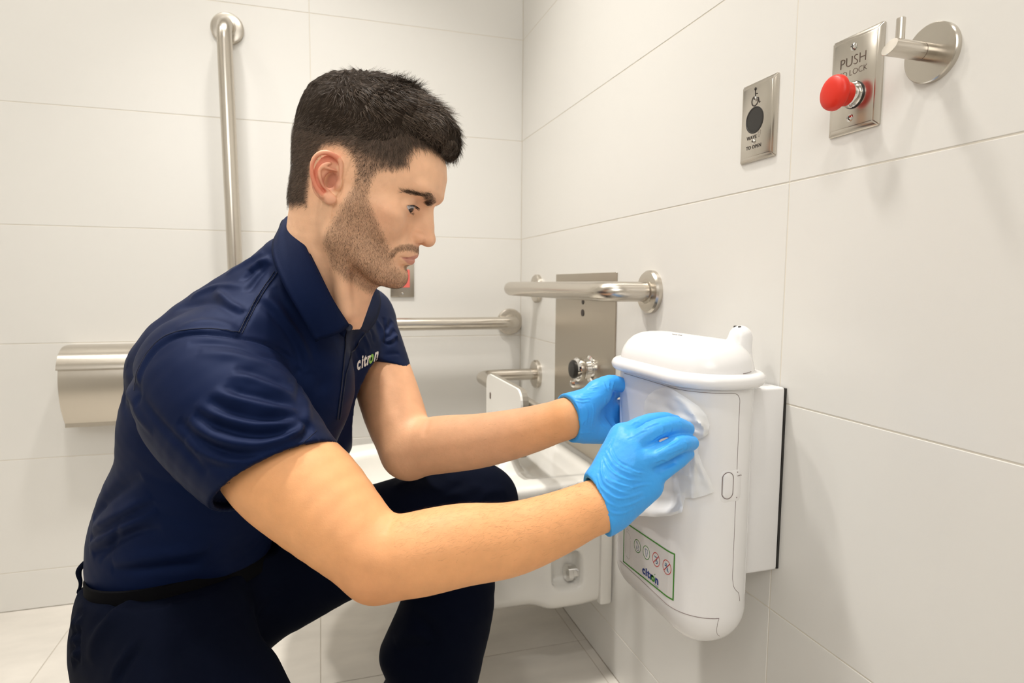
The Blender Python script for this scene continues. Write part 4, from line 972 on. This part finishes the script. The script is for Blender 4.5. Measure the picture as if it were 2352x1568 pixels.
FL_ = [(A1([(450, 930), (465, 830), (520, 740), (600, 670), (700, 640), (830, 635), (960, 650), (1080, 680), (1180, 740), (1240, 830), (1262, 920), (1245, 1010)]), .0035, -.0026),
 (A1([(440, 900), (452, 830), (505, 730), (590, 655), (700, 625), (830, 618), (960, 634)]), .003, .0012),
 (A1([(965, 650), (1010, 560), (1060, 470), (1140, 350)]), .003, -.0014), (A1([(948, 645), (995, 555), (1045, 462), (1128, 340)]), .003, .0010),
 (A1([(1240, 985), (1150, 965), (1050, 940), (960, 920), (880, 890)]), .0060, -.0034), (A1([(1225, 945), (1130, 905), (1020, 868), (900, 845)]), .0060, .0032),
 (A1([(1232, 905), (1140, 860), (1040, 825), (940, 805)]), .006, -.0024), (A1([(1220, 860), (1130, 800), (1010, 760), (880, 740), (760, 735)]), .008, .0026),
 (A1([(1200, 790), (1100, 735), (960, 695), (820, 680), (700, 690)]), .006, -.0022),
 (A1([(1240, 1012), (1140, 1008), (1040, 990), (930, 960), (820, 920)]), .0060, .0036), (A1([(1235, 1042), (1130, 1055), (1020, 1048), (900, 1018), (800, 970)]), .0055, -.0036),
 (A1([(1250, 1060), (1180, 1085), (1060, 1092), (940, 1075), (820, 1035), (740, 985)]), .006, .0032),
 (A1([(1255, 1075), (1180, 1118), (1060, 1135), (940, 1122), (820, 1085), (740, 1030)]), .006, -.0042), (A1([(1265, 1085), (1190, 1155), (1050, 1185), (920, 1175), (800, 1135), (700, 1070)]), .008, .0046),
 (A1([(1275, 1085), (1250, 1160), (1110, 1222), (960, 1232), (850, 1212), (740, 1150), (650, 1065)]), .006, -.0050), (A1([(1330, 1130), (1230, 1215), (1090, 1262), (930, 1272), (800, 1245), (690, 1165)]), .008, .0036),
 (A1([(1290, 1210), (1130, 1275), (960, 1300), (830, 1285), (740, 1220)]), .006, -.0026), (A1([(870, 1400), (1000, 1350), (1140, 1275), (1260, 1190), (1335, 1125)]), .0022, -.0011),
 (A1([(1290, 1065), (1300, 1120), (1240, 1190)]), .005, -.003), (A1([(1270, 1070), (1255, 1120), (1180, 1160)]), .004, .003),
 (A1([(700, 455), (820, 405), (980, 412)]), .006, .0026), (A1([(640, 500), (760, 470), (880, 500), (960, 560)]), .008, -.0028), (A1([(830, 420), (900, 480), (980, 535)]), .006, .0034),
 (A1([(990, 440), (1040, 370), (1100, 300)]), .005, -.0034), (A1([(1000, 330), (1040, 300), (1095, 270)]), .005, .003), (A1([(960, 380), (1010, 340), (1060, 300)]), .005, -.003), (A1([(870, 340), (960, 290), (1060, 235)]), .006, .0022),
 (A1([(640, 620), (780, 580), (900, 600), (960, 640)]), .009, .0024),
 (A1([(1050, 470), (1130, 560), (1230, 700), (1275, 830)]), .006, -.0028), (A1([(1080, 460), (1170, 550), (1265, 690), (1300, 840)]), .007, .0028), (A1([(1120, 420), (1200, 540), (1290, 680), (1335, 800)]), .006, -.0022),
 (A1([(1290, 930), (1300, 1010), (1280, 1070)]), .006, .0024), (A1([(1340, 800), (1360, 900), (1350, 1010)]), .008, -.002),
 (A1([(380, 800), (430, 900), (450, 1000)]), .006, -.0028), (A1([(372, 850), (400, 960), (440, 1040), (520, 1130)]), .006, .0024), (A1([(360, 870), (380, 1000), (430, 1100)]), .007, -.0022),
 (A1([(470, 960), (560, 1080), (680, 1210), (800, 1330)]), .005, -.0024),
 (A3([(300, 430), (400, 330), (520, 240), (660, 160)]), .008, -.0045), (A3([(300, 520), (420, 470), (560, 400), (740, 300)]), .009, .0050), (A3([(300, 590), (430, 510), (560, 440), (760, 340)]), .006, -.0045),
 (A3([(290, 640), (400, 570), (560, 490), (780, 400)]), .008, .0052), (A3([(320, 690), (430, 640), (600, 560), (800, 520)]), .006, -.004), (A3([(540, 500), (470, 600), (370, 750)]), .004, -.0022),
 (A3([(470, 750), (700, 700), (950, 680), (1150, 650)]), .009, .0035), (A3([(460, 790), (800, 790), (1100, 760)]), .006, -.003)]
E8 = cr(8.71, 780, 700)
FL_ += [(E8([(560, 540), (640, 720), (710, 860)]), .004, .0016), (E8([(700, 400), (780, 560), (810, 780)]), .005, -.0020), (E8([(860, 260), (920, 480), (950, 700)]), .005, .0026), (E8([(960, 200), (990, 420), (985, 620), (960, 760)]), .004, -.003),
 (E8([(1150, 250), (1060, 380), (1010, 470)]), .0045, -.003), (E8([(1210, 440), (1100, 560), (1000, 640)]), .0045, -.003), (E8([(1230, 600), (1150, 690), (960, 770)]), .004, -.003), (E8([(1250, 520), (1170, 620), (990, 700)]), .005, .003), (E8([(1290, 940), (1150, 935), (930, 970)]), .003, -.0012),
 (E8([(420, 730), (440, 900), (470, 1100)]), .004, -.0014), (E8([(540, 870), (580, 1000)]), .004, .0014)]
V0_ = V.copy(); V = folds(V, N_, [(l_, w_, a_*1.35) for l_, w_, a_ in FL_]); hw = np.clip(np.minimum(np.abs(plane(hemC, hn)(V0_))+9*(np.linalg.norm(V0_-hemC, axis=1) > .11), np.abs(plane(hemCL, hnl)(V0_))+9*(np.linalg.norm(V0_-hemCL, axis=1) > .085))/.012, 0, 1)[:, None]; V = V0_+(V-V0_)*hw
V = V+N_*(.0007*vnoise(V, 70, 21)+.0004*vnoise(V, 160, 22))[:, None]
shirt = mesh('polo_shirt', V, Q, M['shirt'], man); shV, shQ = V, Q
def stitch(name, px_pts, rad, off, mat, parent, dash=0.0, n=90):
    "thread line laid on the shirt: points located on the cloth surface, then joined"
    x, y, d = proj(shV); idx = np.arange(len(shV)); NN = normals(shV, shQ); fc = np.where((NN*(shV-C0)).sum(1) < 0)[0]; L = []
    for a, b_ in spline(np.array(px_pts, float), n):
        r2 = (x[fc]-a)**2+(y[fc]-b_)**2; j = np.where(r2 < 100)[0]
        if len(j) == 0: continue
        w = np.argsort(d[fc[j]]+r2[j]*.0003)[:4]; jj = fc[j[w]]; L.append((shV[jj].mean(0)+NN[jj].mean(0)*off))
    if len(L) < 4: return None
    L = np.array(L)
    for _ in range(3): L[1:-1] = (L[:-2]+L[1:-1]*2+L[2:])/4
    bm = bmesh.new()
    if dash:
        for i in range(0, len(L)-1, 2): tube(bm, [L[i], L[i+1]], rad, 5)
    else: tube(bm, L, rad, 6)
    return from_bm(name, bm, M[mat], parent)
stitch('sleeve_seam', A1([(440, 925), (452, 830), (508, 733), (592, 660), (700, 630), (830, 625), (960, 642)]), .0004, .0008, 'seam', shirt)
for off in (0, 16): stitch('shoulder_seam', A1([(950+off, 645), (995+off, 555), (1045+off, 462), (1125+off, 345)]), .00045, .0006, 'seam', shirt)
stitch('hem_stitch', A1([(880, 1395), (1000, 1345), (1140, 1268), (1260, 1183), (1330, 1120)]), .00035, .0005, 'seam', shirt, .5, 160)
# collar: folded leaf from the back of the neck to the two points
def leaf(name, top, edge, n=40, m=9, bulge=.006, th=.0022, mat='collar'):
    T = spline(D(*np.array(top, float).T), n); E = spline(D(*np.array(edge, float).T), n); rows = []
    cen = nkc; 
    for j in range(m+1):
        s_ = j/m; R_ = T*(1-s_)+E*s_; out = R_-cen; out -= np.outer(out@nkax, nkax); out /= np.linalg.norm(out, axis=1)[:, None]
        rows.append(R_+out*(bulge*math.sin(math.pi*min(1, s_*1.15+.02))**.8 if s_ < .86 else bulge*math.sin(math.pi*min(1, s_*1.15+.02))))
    G_ = np.array(rows); out = G_-cen; out -= (out@nkax)[..., None]*nkax; out /= np.linalg.norm(out, axis=2)[..., None]
    Vt = np.vstack([(G_+out*th/2).reshape(-1, 3), (G_-out*th/2).reshape(-1, 3)]); o = (m+1)*n; F_ = []
    I = lambda j, i: j*n+i
    for j in range(m):
        for i in range(n-1):
            F_.append((I(j, i), I(j, i+1), I(j+1, i+1), I(j+1, i))); F_.append((o+I(j, i), o+I(j+1, i), o+I(j+1, i+1), o+I(j, i+1)))
    ring = [I(0, i) for i in range(n)]+[I(j, n-1) for j in range(1, m+1)]+[I(m, i) for i in range(n-2, -1, -1)]+[I(j, 0) for j in range(m-1, 0, -1)]
    for a, b_ in zip(ring, ring[1:]+ring[:1]): F_.append((b_, a, o+a, o+b_))
    return mesh(name, Vt, F_, M[mat], shirt)
leaf('collar', [(838, 650, .955), (812, 600, .975), (760, 545, .965), (715, 505, .935), (690, 493, .895), (681, 503, .855), (687, 528, .828), (703, 567, .808), (729, 620, .797), (763, 686, .797), (801, 746, .812)],
     [(866, 672, 1.00), (840, 625, 1.02), (770, 570, 1.00), (700, 520, .965), (655, 503, .905), (640, 528, .855), (626, 562, .815), (630, 602, .785), (656, 662, .768), (692, 724, .768), (725, 785, .782)], 64)
leaf('collar_leaf', [(843, 648, .957), (838, 672, .945), (824, 708, .905), (803, 748, .845)], [(870, 668, 1.00), (874, 700, .985), (862, 738, .95), (842, 764, .925)], 20, 6, .003)
# collar stand inside, placket and button
leaf('collar_stand', [(838, 655, .950), (812, 606, .965), (760, 552, .955), (716, 512, .925), (692, 500, .892), (686, 508, .858), (692, 533, .833), (708, 572, .813), (734, 625, .803), (767, 690, .803), (800, 742, .818)],
     [(838, 700, .950), (812, 650, .965), (750, 590, .955), (700, 560, .925), (668, 545, .892), (652, 560, .858), (656, 590, .828), (672, 630, .808), (700, 680, .800), (745, 735, .806), (790, 775, .825)], 64, 6, .0, .0018)
stitch('placket_edge', E8([(150, 480), (130, 700), (120, 900), (90, 1200), (60, 1500), (-40, 2300)]), .0010, .0010, 'seam', shirt)
stitch('placket_edge', E8([(540, 545), (410, 720), (330, 880), (250, 1040), (180, 1250), (120, 1500), (20, 2300)]), .0008, .0010, 'seam', shirt)
bt = D(801, 752, .812); bm = bmesh.new(); lathe(bm, bt, -CF+CR*.4, [(.0048, 0), (.005, .001), (.0042, .0018), (.003, .0014), (0, .0013)], 20); from_bm('button', bm, M['seam'], shirt, True)
# embroidered logo on the left chest, sewn onto the cloth
from mathutils.bvhtree import BVHTree
bv = BVHTree.FromPolygons([tuple(v) for v in shV], [tuple(map(int, f)) for f in shQ])
def onto(quad, W_, H_, off=.0006, u0=0, v0=0):
    BL, BR_, TR, TL = [np.array(q, float) for q in quad]
    def fn(u, v):
        out = []
        for a, b_ in zip((np.asarray(u)+u0)/W_, (np.asarray(v)+v0)/H_):
            p = (BL*(1-a)+BR_*a)*(1-b_)+(TL*(1-a)+TR*a)*b_; r_ = ray(*p); r_ = Vector(r_/np.linalg.norm(r_))
            h, nn, _, _ = bv.ray_cast(Vector(C0), r_)
            if h is None: h = Vector(D(p[0], p[1], .9)); nn = -r_
            out.append(np.array(h)-np.array(r_)*off)
        return np.array(out)
    return fn
QD = [(820, 850), (868.5, 824), (873.5, 801), (820, 827)]
for body, u0, mt in (('c', 0.0, 'white_thread'), ('itr', .56, 'white_thread'), ('o', 1.50, 'green_thread'), ('n', 2.14, 'white_thread')):
    text_mesh('logo_lettering', body, 1.0, M[mt], shirt, onto(QD, 2.72, .56, u0=u0), align='LEFT', bold=.035, fine=1)
text_mesh('logo_lettering', 'HYGIENE', .22, M['white_thread'], shirt, onto(QD, 2.72, .56, u0=1.75, v0=-.42), align='LEFT', bold=.012)

# ------------------------------------------------------------------ trousers, belt, shoes
tr = SDF()
HR = D(395, 1455, .84); HLh = D(470, 1400, 1.03); KR = np.array([-0.02, 0.66, 0.075]); KL = D(1098, 1158, 1.085)
tr.add(etube([(*D(432, 1285, .92), .125, .092), (*D(420, 1380, .925), .130, .100), (*D(410, 1470, .93), .132, .105)], LVv, 6))
tr.add(chain([D(352, 1345, .88), D(338, 1440, .86), D(358, 1530, .85), D(400, 1600, .84)], [.084, .087, .088, .085], 10), .03)      # buttock
tr.add(chain([HR, D(425, 1560, .80), D(520, 1700, .77), KR], [.100, .094, .090, .070], 10), .03)
tr.add(cap(D(455, 1420, .90), D(470, 1490, .84), .06, .06), .03)
tr.add(chain([HLh, D(620, 1330, 1.03), D(800, 1250, 1.05), D(950, 1190, 1.065), KL], [.105, .094, .083, .074, .066], 16), .04)
tr.add(ell(D(1080, 1160, 1.07), (.072, .062, .066)), .03)
AL = D(985, 1590, 1.13); AL2 = np.array([AL[0]-.012, AL[1]+.01, 0.10])
tr.add(chain([KL, D(1052, 1300, 1.095), D(1035, 1400, 1.10), AL, AL2], [.062, .067, .076, .080, .078], 14), .02)
tr.add(cap(D(985, 1380, 1.09), D(930, 1500, 1.10), .042, .045), .03)
TR_ = KR+np.array([-.40, .22, -.005]); tr.add(chain([KR, KR+np.array([-.18, .10, .01]), TR_], [.068, .072, .055], 8), .03)
_wp = plane(D(392, 1300, .92), (CU*1.0-CR*.03)); tr.add(lambda P: np.maximum(-_wp(P), np.linalg.norm(P-D(400, 1190, .90), axis=1)-.155), .003, 's')
tr.add(lambda P: -P[:, 2]+.004, .004, 'i')
V, Q = tr.mesh((-0.62, 0.48, -0.01), (0.42, 1.38, 0.60), 0.0050, 2)
N_ = normals(V, Q); B2 = cr(2.613, 560, 1040)
TF = [(A3([(820, 900), (650, 960), (480, 1080), (360, 1250), (300, 1420)]), .012, .006), (A3([(860, 870), (640, 930), (440, 1050), (310, 1230)]), .008, -.006), (A3([(300, 880), (260, 1060), (210, 1200), (200, 1320), (240, 1480)]), .004, .003),
 (A3([(260, 1060), (230, 1090), (190, 1120)]), .008, -.005), (A3([(240, 1180), (200, 1210), (160, 1240)]), .007, -.005), (A3([(230, 1300), (190, 1320), (150, 1330)]), .007, -.005), (A3([(240, 1400), (200, 1420), (170, 1420)]), .007, -.005),
 (A3([(240, 1120), (200, 1150), (175, 1180)]), .008, .005), (A3([(220, 1250), (180, 1275), (150, 1290)]), .007, .005), (A3([(220, 1360), (190, 1370), (165, 1375)]), .007, .005),
 (A3([(655, 1250), (590, 1370), (530, 1480), (490, 1568)]), .006, -.006), (A3([(630, 1260), (560, 1370), (500, 1470), (460, 1560)]), .006, .004), (A3([(650, 1330), (720, 1440), (760, 1540)]), .004, -.002),
 (A3([(760, 1540), (1100, 1200), (1500, 1100)]), .012, -.004), (A3([(1500, 1130), (1600, 1000), (1750, 900)]), .008, -.004),
 (B2([(900, 200), (960, 150), (1100, 100), (1300, 90)]), .008, .003), (B2([(1180, 290), (1250, 200), (1350, 150)]), .008, -.004), (B2([(1400, 300), (1480, 230), (1600, 220)]), .008, .003), (B2([(1260, 300), (1340, 220), (1450, 180)]), .008, .003),
 (B2([(1000, 850), (1150, 820), (1300, 780)]), .010, -.006), (B2([(1000, 960), (1100, 1050), (1120, 1150), (900, 1200)]), .012, -.005), (B2([(880, 1130), (1000, 1080), (1100, 1100)]), .012, .005)]
V = folds(V, N_, TF); V = V+N_*(.0016*vnoise(V, 45, 31)+.0007*vnoise(V, 110, 32))[:, None]
trs = mesh('trousers', V, Q, M['trouser'], man)
def ringband(name, c, ax, lat, a, b_, h, th, mat, parent, n=72):
    ax = ax/np.linalg.norm(ax); l = lat-ax*(lat@ax); l /= np.linalg.norm(l); m_ = np.cross(ax, l); bm = bmesh.new(); R_ = []
    for (o, z) in ((0, -h/2), (th, -h/2+.001), (th, h/2-.001), (0, h/2)): R_.append([bm.verts.new(c+ax*z+(a+o)*math.cos(t)*l+(b_+o)*math.sin(t)*m_) for t in np.linspace(0, 2*math.pi, n, endpoint=False)])
    for A_, B_ in zip(R_, R_[1:]+R_[:1]):
        for i in range(n): bm.faces.new((A_[i], A_[(i+1) % n], B_[(i+1) % n], B_[i]))
    return from_bm(name, bm, M[mat], parent, True)
belt = ringband('belt', D(425, 1304, .915), CU-CR*.03, LVv, .130, .097, .034, .003, 'belt', man)
# slack belt loop and waistband end at his back
bm = bmesh.new(); pts = spline(D(*np.array([(204, 1284, .845), (194, 1292, .845), (182, 1308, .845), (181, 1320, .845), (185, 1335, .845), (184, 1348, .845), (180, 1360, .845), (190, 1366, .845)], float).T), 26)
tube(bm, pts, [.0022+.0016*math.exp(-((i-8)/5)**2) for i in range(26)], 8); from_bm('belt_loop', bm, M['trouser'], trs, True)
def shoe(name, heel, toe, parent):
    heel = np.asarray(heel, float); toe = np.asarray(toe, float); s_ = SDF(); a = toe-heel; L_ = np.linalg.norm(a); a = a/L_
    s_.add(chain([heel+a*.03+[0, 0, .04], heel+a*.12+[0, 0, .045], heel+a*.20+[0, 0, .035], toe-a*.03+[0, 0, .025]], [.038, .042, .042, .034], 10)); s_.add(cap(heel+a*.04+[0, 0, .05], heel+a*.05+[0, 0, .10], .037, .036), .02)
    s_.add(lambda P: -P[:, 2]+.001, .002, 'i'); V, Q = s_.mesh(np.minimum(heel, toe)-.07, np.maximum(heel, toe)+[.07, .07, .18], .005, 2); return mesh(name, V, Q, M['shoe'], parent)
shoe('shoe', AL2*[1, 1, 0]+np.array([-.05, .03, 0]), AL2*[1, 1, 0]+np.array([.19, -.08, 0]), man)
shoe('shoe', TR_*[1, 1, 0]+np.array([-.13, .06, 0]), TR_*[1, 1, 0]+np.array([.08, -.03, 0]), man)

# ------------------------------------------------------------------ gloves
gr = SDF()
MC = [D(1430, 1002, .742), D(1446, 1030, .726), D(1464, 1062, .719), D(1486, 1100, .722)]
W2 = D(1385, 1152, .717)
for i, (m_, r_) in enumerate(zip(MC, (.0165, .0175, .0170, .0160))): gr.add(cap(W2+(m_-W2)*.10+[0, 0, .018-.012*i], m_, .0210, r_), .016)
gr.add(cap(D(1400, 1120, .735), D(1440, 1080, .745), .024, .022), .015)
gr.add(cap(D(1418, 1165, .728), D(1488, 1118, .728), .0205, .0165), .014)           # heel of the hand
def finger(g_, P_, r_, k=.0035): g_.add(chain([D(*p_) for p_ in P_], r_, 14), k)
finger(gr, [(1430, 1002, .742), (1478, 974, .752), (1520, 964, .762), (1550, 968, .778)], [.0130, .0108, .0098, .0086])
finger(gr, [(1446, 1030, .726), (1500, 990, .722), (1545, 978, .733), (1577, 985, .752)], [.0150, .0122, .0114, .0096])
finger(gr, [(1464, 1062, .719), (1522, 1038, .712), (1560, 1020, .722), (1587, 1017, .742)], [.0150, .0118, .0108, .0092])
finger(gr, [(1486, 1100, .722), (1530, 1074, .722), (1562, 1052, .733), (1578, 1042, .748)], [.0140, .0112, .0100, .0086])
finger(gr, [(1400, 1090, .745), (1450, 1060, .775), (1500, 1050, .790), (1540, 1030, .792)], [.018, .0150, .0120, .0100], .012)
ax = W2-RWR+ (D(1440, 1075, .725)-RWR)*.35; ax /= np.linalg.norm(ax)
cu0 = D(1370, 1156, .714)
gr.add(cap(cu0-ax*.03, W2+ax*.012, .0325, .0300), .014)
cutn = -(ax); gl_cut = (D(1391, 1218, .714)-D(1349, 1092, .714)); gl_cut /= np.linalg.norm(gl_cut); cutn = cutn-gl_cut*(cutn@gl_cut); cutn /= np.linalg.norm(cutn)
gr.add(plane(D(1370, 1156, .714), cutn), .0015, 'i')
gr.add(cap(cu0-ax*.05, cu0+ax*.006, .0300, .0280), .002, 's')
gr.add(cap(D(1500, 1032, .703), D(1545, 1004, .710), .0034, .0050), .004, 's')
gr.add(cap(D(1506, 1078, .706), D(1548, 1060, .714), .0022, .0036), .003, 's')
V, Q = gr.mesh((0.22, 0.52, 0.52), (0.50, 0.82, 0.80), 0.00135, 2)
N_ = normals(V, Q)
W_ = [[(520, 700), (600, 850), (740, 930), (880, 975)], [(500, 750), (590, 880), (720, 960), (860, 990)], [(470, 800), (560, 930), (700, 1010), (840, 1030)], [(440, 860), (530, 1000), (660, 1070), (800, 1090)], [(420, 910), (500, 1040), (620, 1120), (750, 1150)], [(395, 960), (470, 1080), (580, 1170), (700, 1200)],
 [(375, 1010), (440, 1130), (540, 1230), (660, 1280)], [(370, 1060), (430, 1180), (520, 1290), (620, 1340)], [(380, 1110), (440, 1240), (520, 1350), (590, 1400)], [(400, 1180), (460, 1300), (530, 1410)], [(430, 820), (480, 960), (560, 1060)], [(620, 880), (740, 950), (860, 960)], [(600, 1190), (720, 1180), (860, 1140)], [(640, 1270), (760, 1240), (880, 1190)], [(560, 1320), (680, 1330), (800, 1280)], [(700, 1120), (800, 1080), (930, 1060)]]
FG = []
rg = np.random.RandomState(3)
W_ = [[(a+(34 if k_ == 0 and a < 460 else 0), b_) for k_, (a, b_) in enumerate(w)] for w in W_]
for i, w in enumerate(W_): FG.append((G3(w), .0011+.0006*rg.rand(), .0013)); FG.append((G3([(a+14, b_-16) for a, b_ in w]), .0011, -.0008))
for w in [[(1000, 500), (1040, 560), (1020, 620)], [(1080, 480), (1120, 560), (1100, 620)], [(1180, 470), (1220, 520), (1210, 580)], [(830, 560), (900, 520), (1000, 490)], [(700, 640), (800, 590), (880, 560)], [(900, 700), (980, 640), (1080, 600)], [(1000, 720), (1120, 680), (1180, 640)], [(1240, 660), (1270, 720), (1250, 780)], [(1060, 800), (1150, 770), (1230, 740)], [(950, 880), (1050, 860), (1140, 880)], [(560, 620), (520, 700), (500, 760)], [(740, 500), (800, 480), (880, 460)]]: FG.append((G3(w), .0012, .0010)); FG.append((G3([(a+10, b_+12) for a, b_ in w]), .001, -.0008))
V = folds(V, N_, FG); V = V+N_*(.0003*vnoise(V, 420, 41)+.00035*vnoise(V, 180, 42))[:, None]
mesh('glove', V, Q, M['glove'], man)
# far hand, fingers curled behind the bin
gl = SDF()
WL = D(1316, 958, .908); ML = [D(1388, 905, .965), D(1400, 938, .985), D(1402, 968, .985), D(1392, 996, .970)]
for i, (m_, r_) in enumerate(zip(ML, (.0150, .0155, .0150, .0145))): gl.add(cap(WL+[0, 0, .010-.007*i], m_, .0225, r_), .014)
gl.add(cap(D(1335, 935, .895), D(1375, 905, .915), .0215, .0185), .014)
gl.add(chain([D(1372, 898, .915), D(1400, 880, .928), D(1428, 884, .945), D(1450, 892, .965)], [.0165, .0128, .0112, .0100], 10), .008)
gl.add(cap(D(1350, 985, .915), D(1400, 992, .945), .0190, .0165), .014)
for m_, tp_, r_ in zip(ML, [(1475, 885, 1.04), (1490, 930, 1.05), (1490, 965, 1.05), (1480, 1000, 1.03)], (.0108, .0112, .0108, .0098)):
    gl.add(chain([m_, m_+(D(*tp_)-m_)*.5+CF*.012, D(*tp_)], [.0135, r_, r_*.85], 8), .006)
gl.add(ell(D(1418, 945, .935), (.014, .016, .026)), .010, 's')
axl = D(1380, 955, .93)-LWR; axl /= np.linalg.norm(axl)
gl.add(cap(LWR-axl*.02, WL, .0345, .0310), .014)
gcl = D(1313, 1014, .905)-D(1291, 908, .905); gcl /= np.linalg.norm(gcl); cn = -axl-gcl*(-axl@gcl); cn /= np.linalg.norm(cn)
gl.add(plane(D(1302, 961, .905), cn), .0015, 'i'); gl.add(cap(LWR-axl*.04, WL-axl*.004, .0318, .0290), .002, 's')
V, Q = gl.mesh((0.26, 0.74, 0.56), (0.56, 1.08, 0.80), 0.0016, 2)
N_ = normals(V, Q); K1 = cr(6.032, 1060, 800)
FK = [(K1(w), .0012, a) for w in [[(1480, 760), (1560, 900), (1600, 1060)], [(1520, 700), (1620, 820), (1640, 960)], [(1560, 1180), (1700, 1060), (1780, 960)], [(1450, 1060), (1560, 1000), (1700, 900)], [(1600, 1180), (1740, 1200), (1880, 1160)], [(1700, 760), (1760, 900), (1740, 1080)], [(1850, 760), (1880, 900), (1850, 1100)], [(1560, 640), (1680, 660), (1800, 640)], [(1540, 700), (1680, 720), (1800, 700)], [(1640, 560), (1740, 580), (1860, 560)], [(1700, 480), (1800, 510), (1900, 500)], [(1980, 420), (2020, 520), (2060, 580)], [(2080, 430), (2090, 500), (2120, 560)], [(2140, 440), (2150, 520), (2160, 570)], [(2050, 680), (2060, 800), (2100, 960)], [(1950, 900), (2000, 1060), (2060, 1120)], [(1420, 900), (1450, 1050), (1440, 1200)]] for a in (.0013,)]
FK += [([(a+2.2, b_-2.2) for a, b_ in w], .001, -.0009) for w, _, _ in FK]
V = folds(V, N_, FK); V = V+N_*(.0003*vnoise(V, 420, 41)+.00045*vnoise(V, 170, 43))[:, None]
mesh('glove', V, Q, M['glove'], man)

# ------------------------------------------------------------------ wipe held against the bin
def bin_hit(px, py):
    "depth at which the view line meets the bin wall"
    q = ray(px, py); best = 9.0
    for tt in np.linspace(.62, 1.1, 481):
        p_ = C0+q*tt; dx = max(abs(p_[0]-(BX0+BX1)/2)-((BX1-BX0)/2-BR), 0); dy = max(abs(p_[1]-(BY0+BY1)/2)-((BY1-BY0)/2-BR), 0)
        if math.hypot(dx, dy) < BR: return tt
    return None
OUT = [(1481, 922), (1488, 908), (1503, 896), (1530, 888), (1545, 894), (1575, 912), (1605, 933), (1622, 952), (1630, 975), (1627, 995), (1615, 1005), (1602, 1006), (1604, 1040), (1614, 1068), (1630, 1098), (1641, 1129), (1618, 1138), (1594, 1144), (1574, 1143), (1570, 1160), (1566, 1176), (1540, 1184), (1505, 1187), (1466, 1184), (1448, 1165), (1450, 1120), (1462, 1060), (1472, 1000), (1478, 950)]
ctr = np.array([1548, 1030.0]); O_ = np.array(OUT+OUT[:1], float); dense = []
for a, b_ in zip(O_[:-1], O_[1:]):
    for t_ in np.linspace(0, 1, 7)[:-1]: dense.append(a*(1-t_)+b_*t_)
dense = np.array(dense); nr_, na = 26, len(dense); Pw = [ctr]; 
for i in range(1, nr_+1): Pw += list(ctr+(dense-ctr)*(i/nr_))
Pw = np.array(Pw); dep = np.array([(bin_hit(*p_) or .84) for p_ in Pw]); 
fx_, fy_ = Pw[:, 0], Pw[:, 1]
offc = .0035+.0022*(1+vnoise(np.stack([fx_, fy_, 0*fx_], 1), .055, 51))+.0014*vnoise(np.stack([fx_, fy_, 0*fx_], 1), .13, 52)
def bumpf(P_, a, b_, w, h_):
    a = np.array(a, float); b_ = np.array(b_, float); ab = b_-a; t_ = np.clip((P_-a)@ab/(ab@ab), 0, 1); dd = np.linalg.norm(P_-a-t_[:, None]*ab, axis=1); return h_*np.exp(-(dd/w)**2)
for a, b_, w, h_ in [((1535, 895), (1610, 955), 9, .004), ((1585, 945), (1620, 985), 8, .008), ((1560, 960), (1612, 975), 7, .006), ((1575, 985), (1615, 998), 7, .008), ((1520, 915), (1545, 950), 8, -.003), ((1595, 1040), (1592, 1140), 5, .005), ((1602, 1060), (1632, 1128), 7, .003), ((1500, 1182), (1566, 1172), 12, .012), ((1560, 1150), (1568, 1176), 7, .008), ((1535, 1080), (1555, 1140), 10, .005)]: offc += bumpf(Pw, a, b_, w, h_)
lower = np.clip((fy_-1150)/25, 0, 1)*np.clip((1575-fx_)/20, 0, 1); offc += lower*.010
for i, p_ in enumerate(Pw):
    if abs(p_[0]-1540) < 60 and abs(p_[1]-1010) < 60: pass
Vc = D(fx_, fy_, dep-np.clip(offc, .0022, .03)); n0 = len(Vc); Fc = [(0, 1+j, 1+(j+1) % na) for j in range(na)]
for _ in range(4):
    Gd = Vc[1:].reshape(nr_, na, 3); Gn = Gd.copy(); Gn[:-1] = Gd[:-1]*.4+(np.roll(Gd, 1, 1)[:-1]+np.roll(Gd, -1, 1)[:-1])*.3; Vc = np.vstack([Vc[:1], Gn.reshape(-1, 3)])

for i in range(nr_-1):
    for j in range(na): a = 1+i*na+j; b_ = 1+i*na+(j+1) % na; Fc.append((a, a+na, b_+na, b_))
bm = bmesh.new(); vs = [bm.verts.new(tuple(v)) for v in Vc]
for f_ in Fc: bm.faces.new([vs[i] for i in f_])
wp = from_bm('cleaning_wipe', bm, M['wipe'], None, True, math.radians(60)); tag(wp, 'crumpled white cleaning wipe held by the near blue glove against the bin', 'wipe')
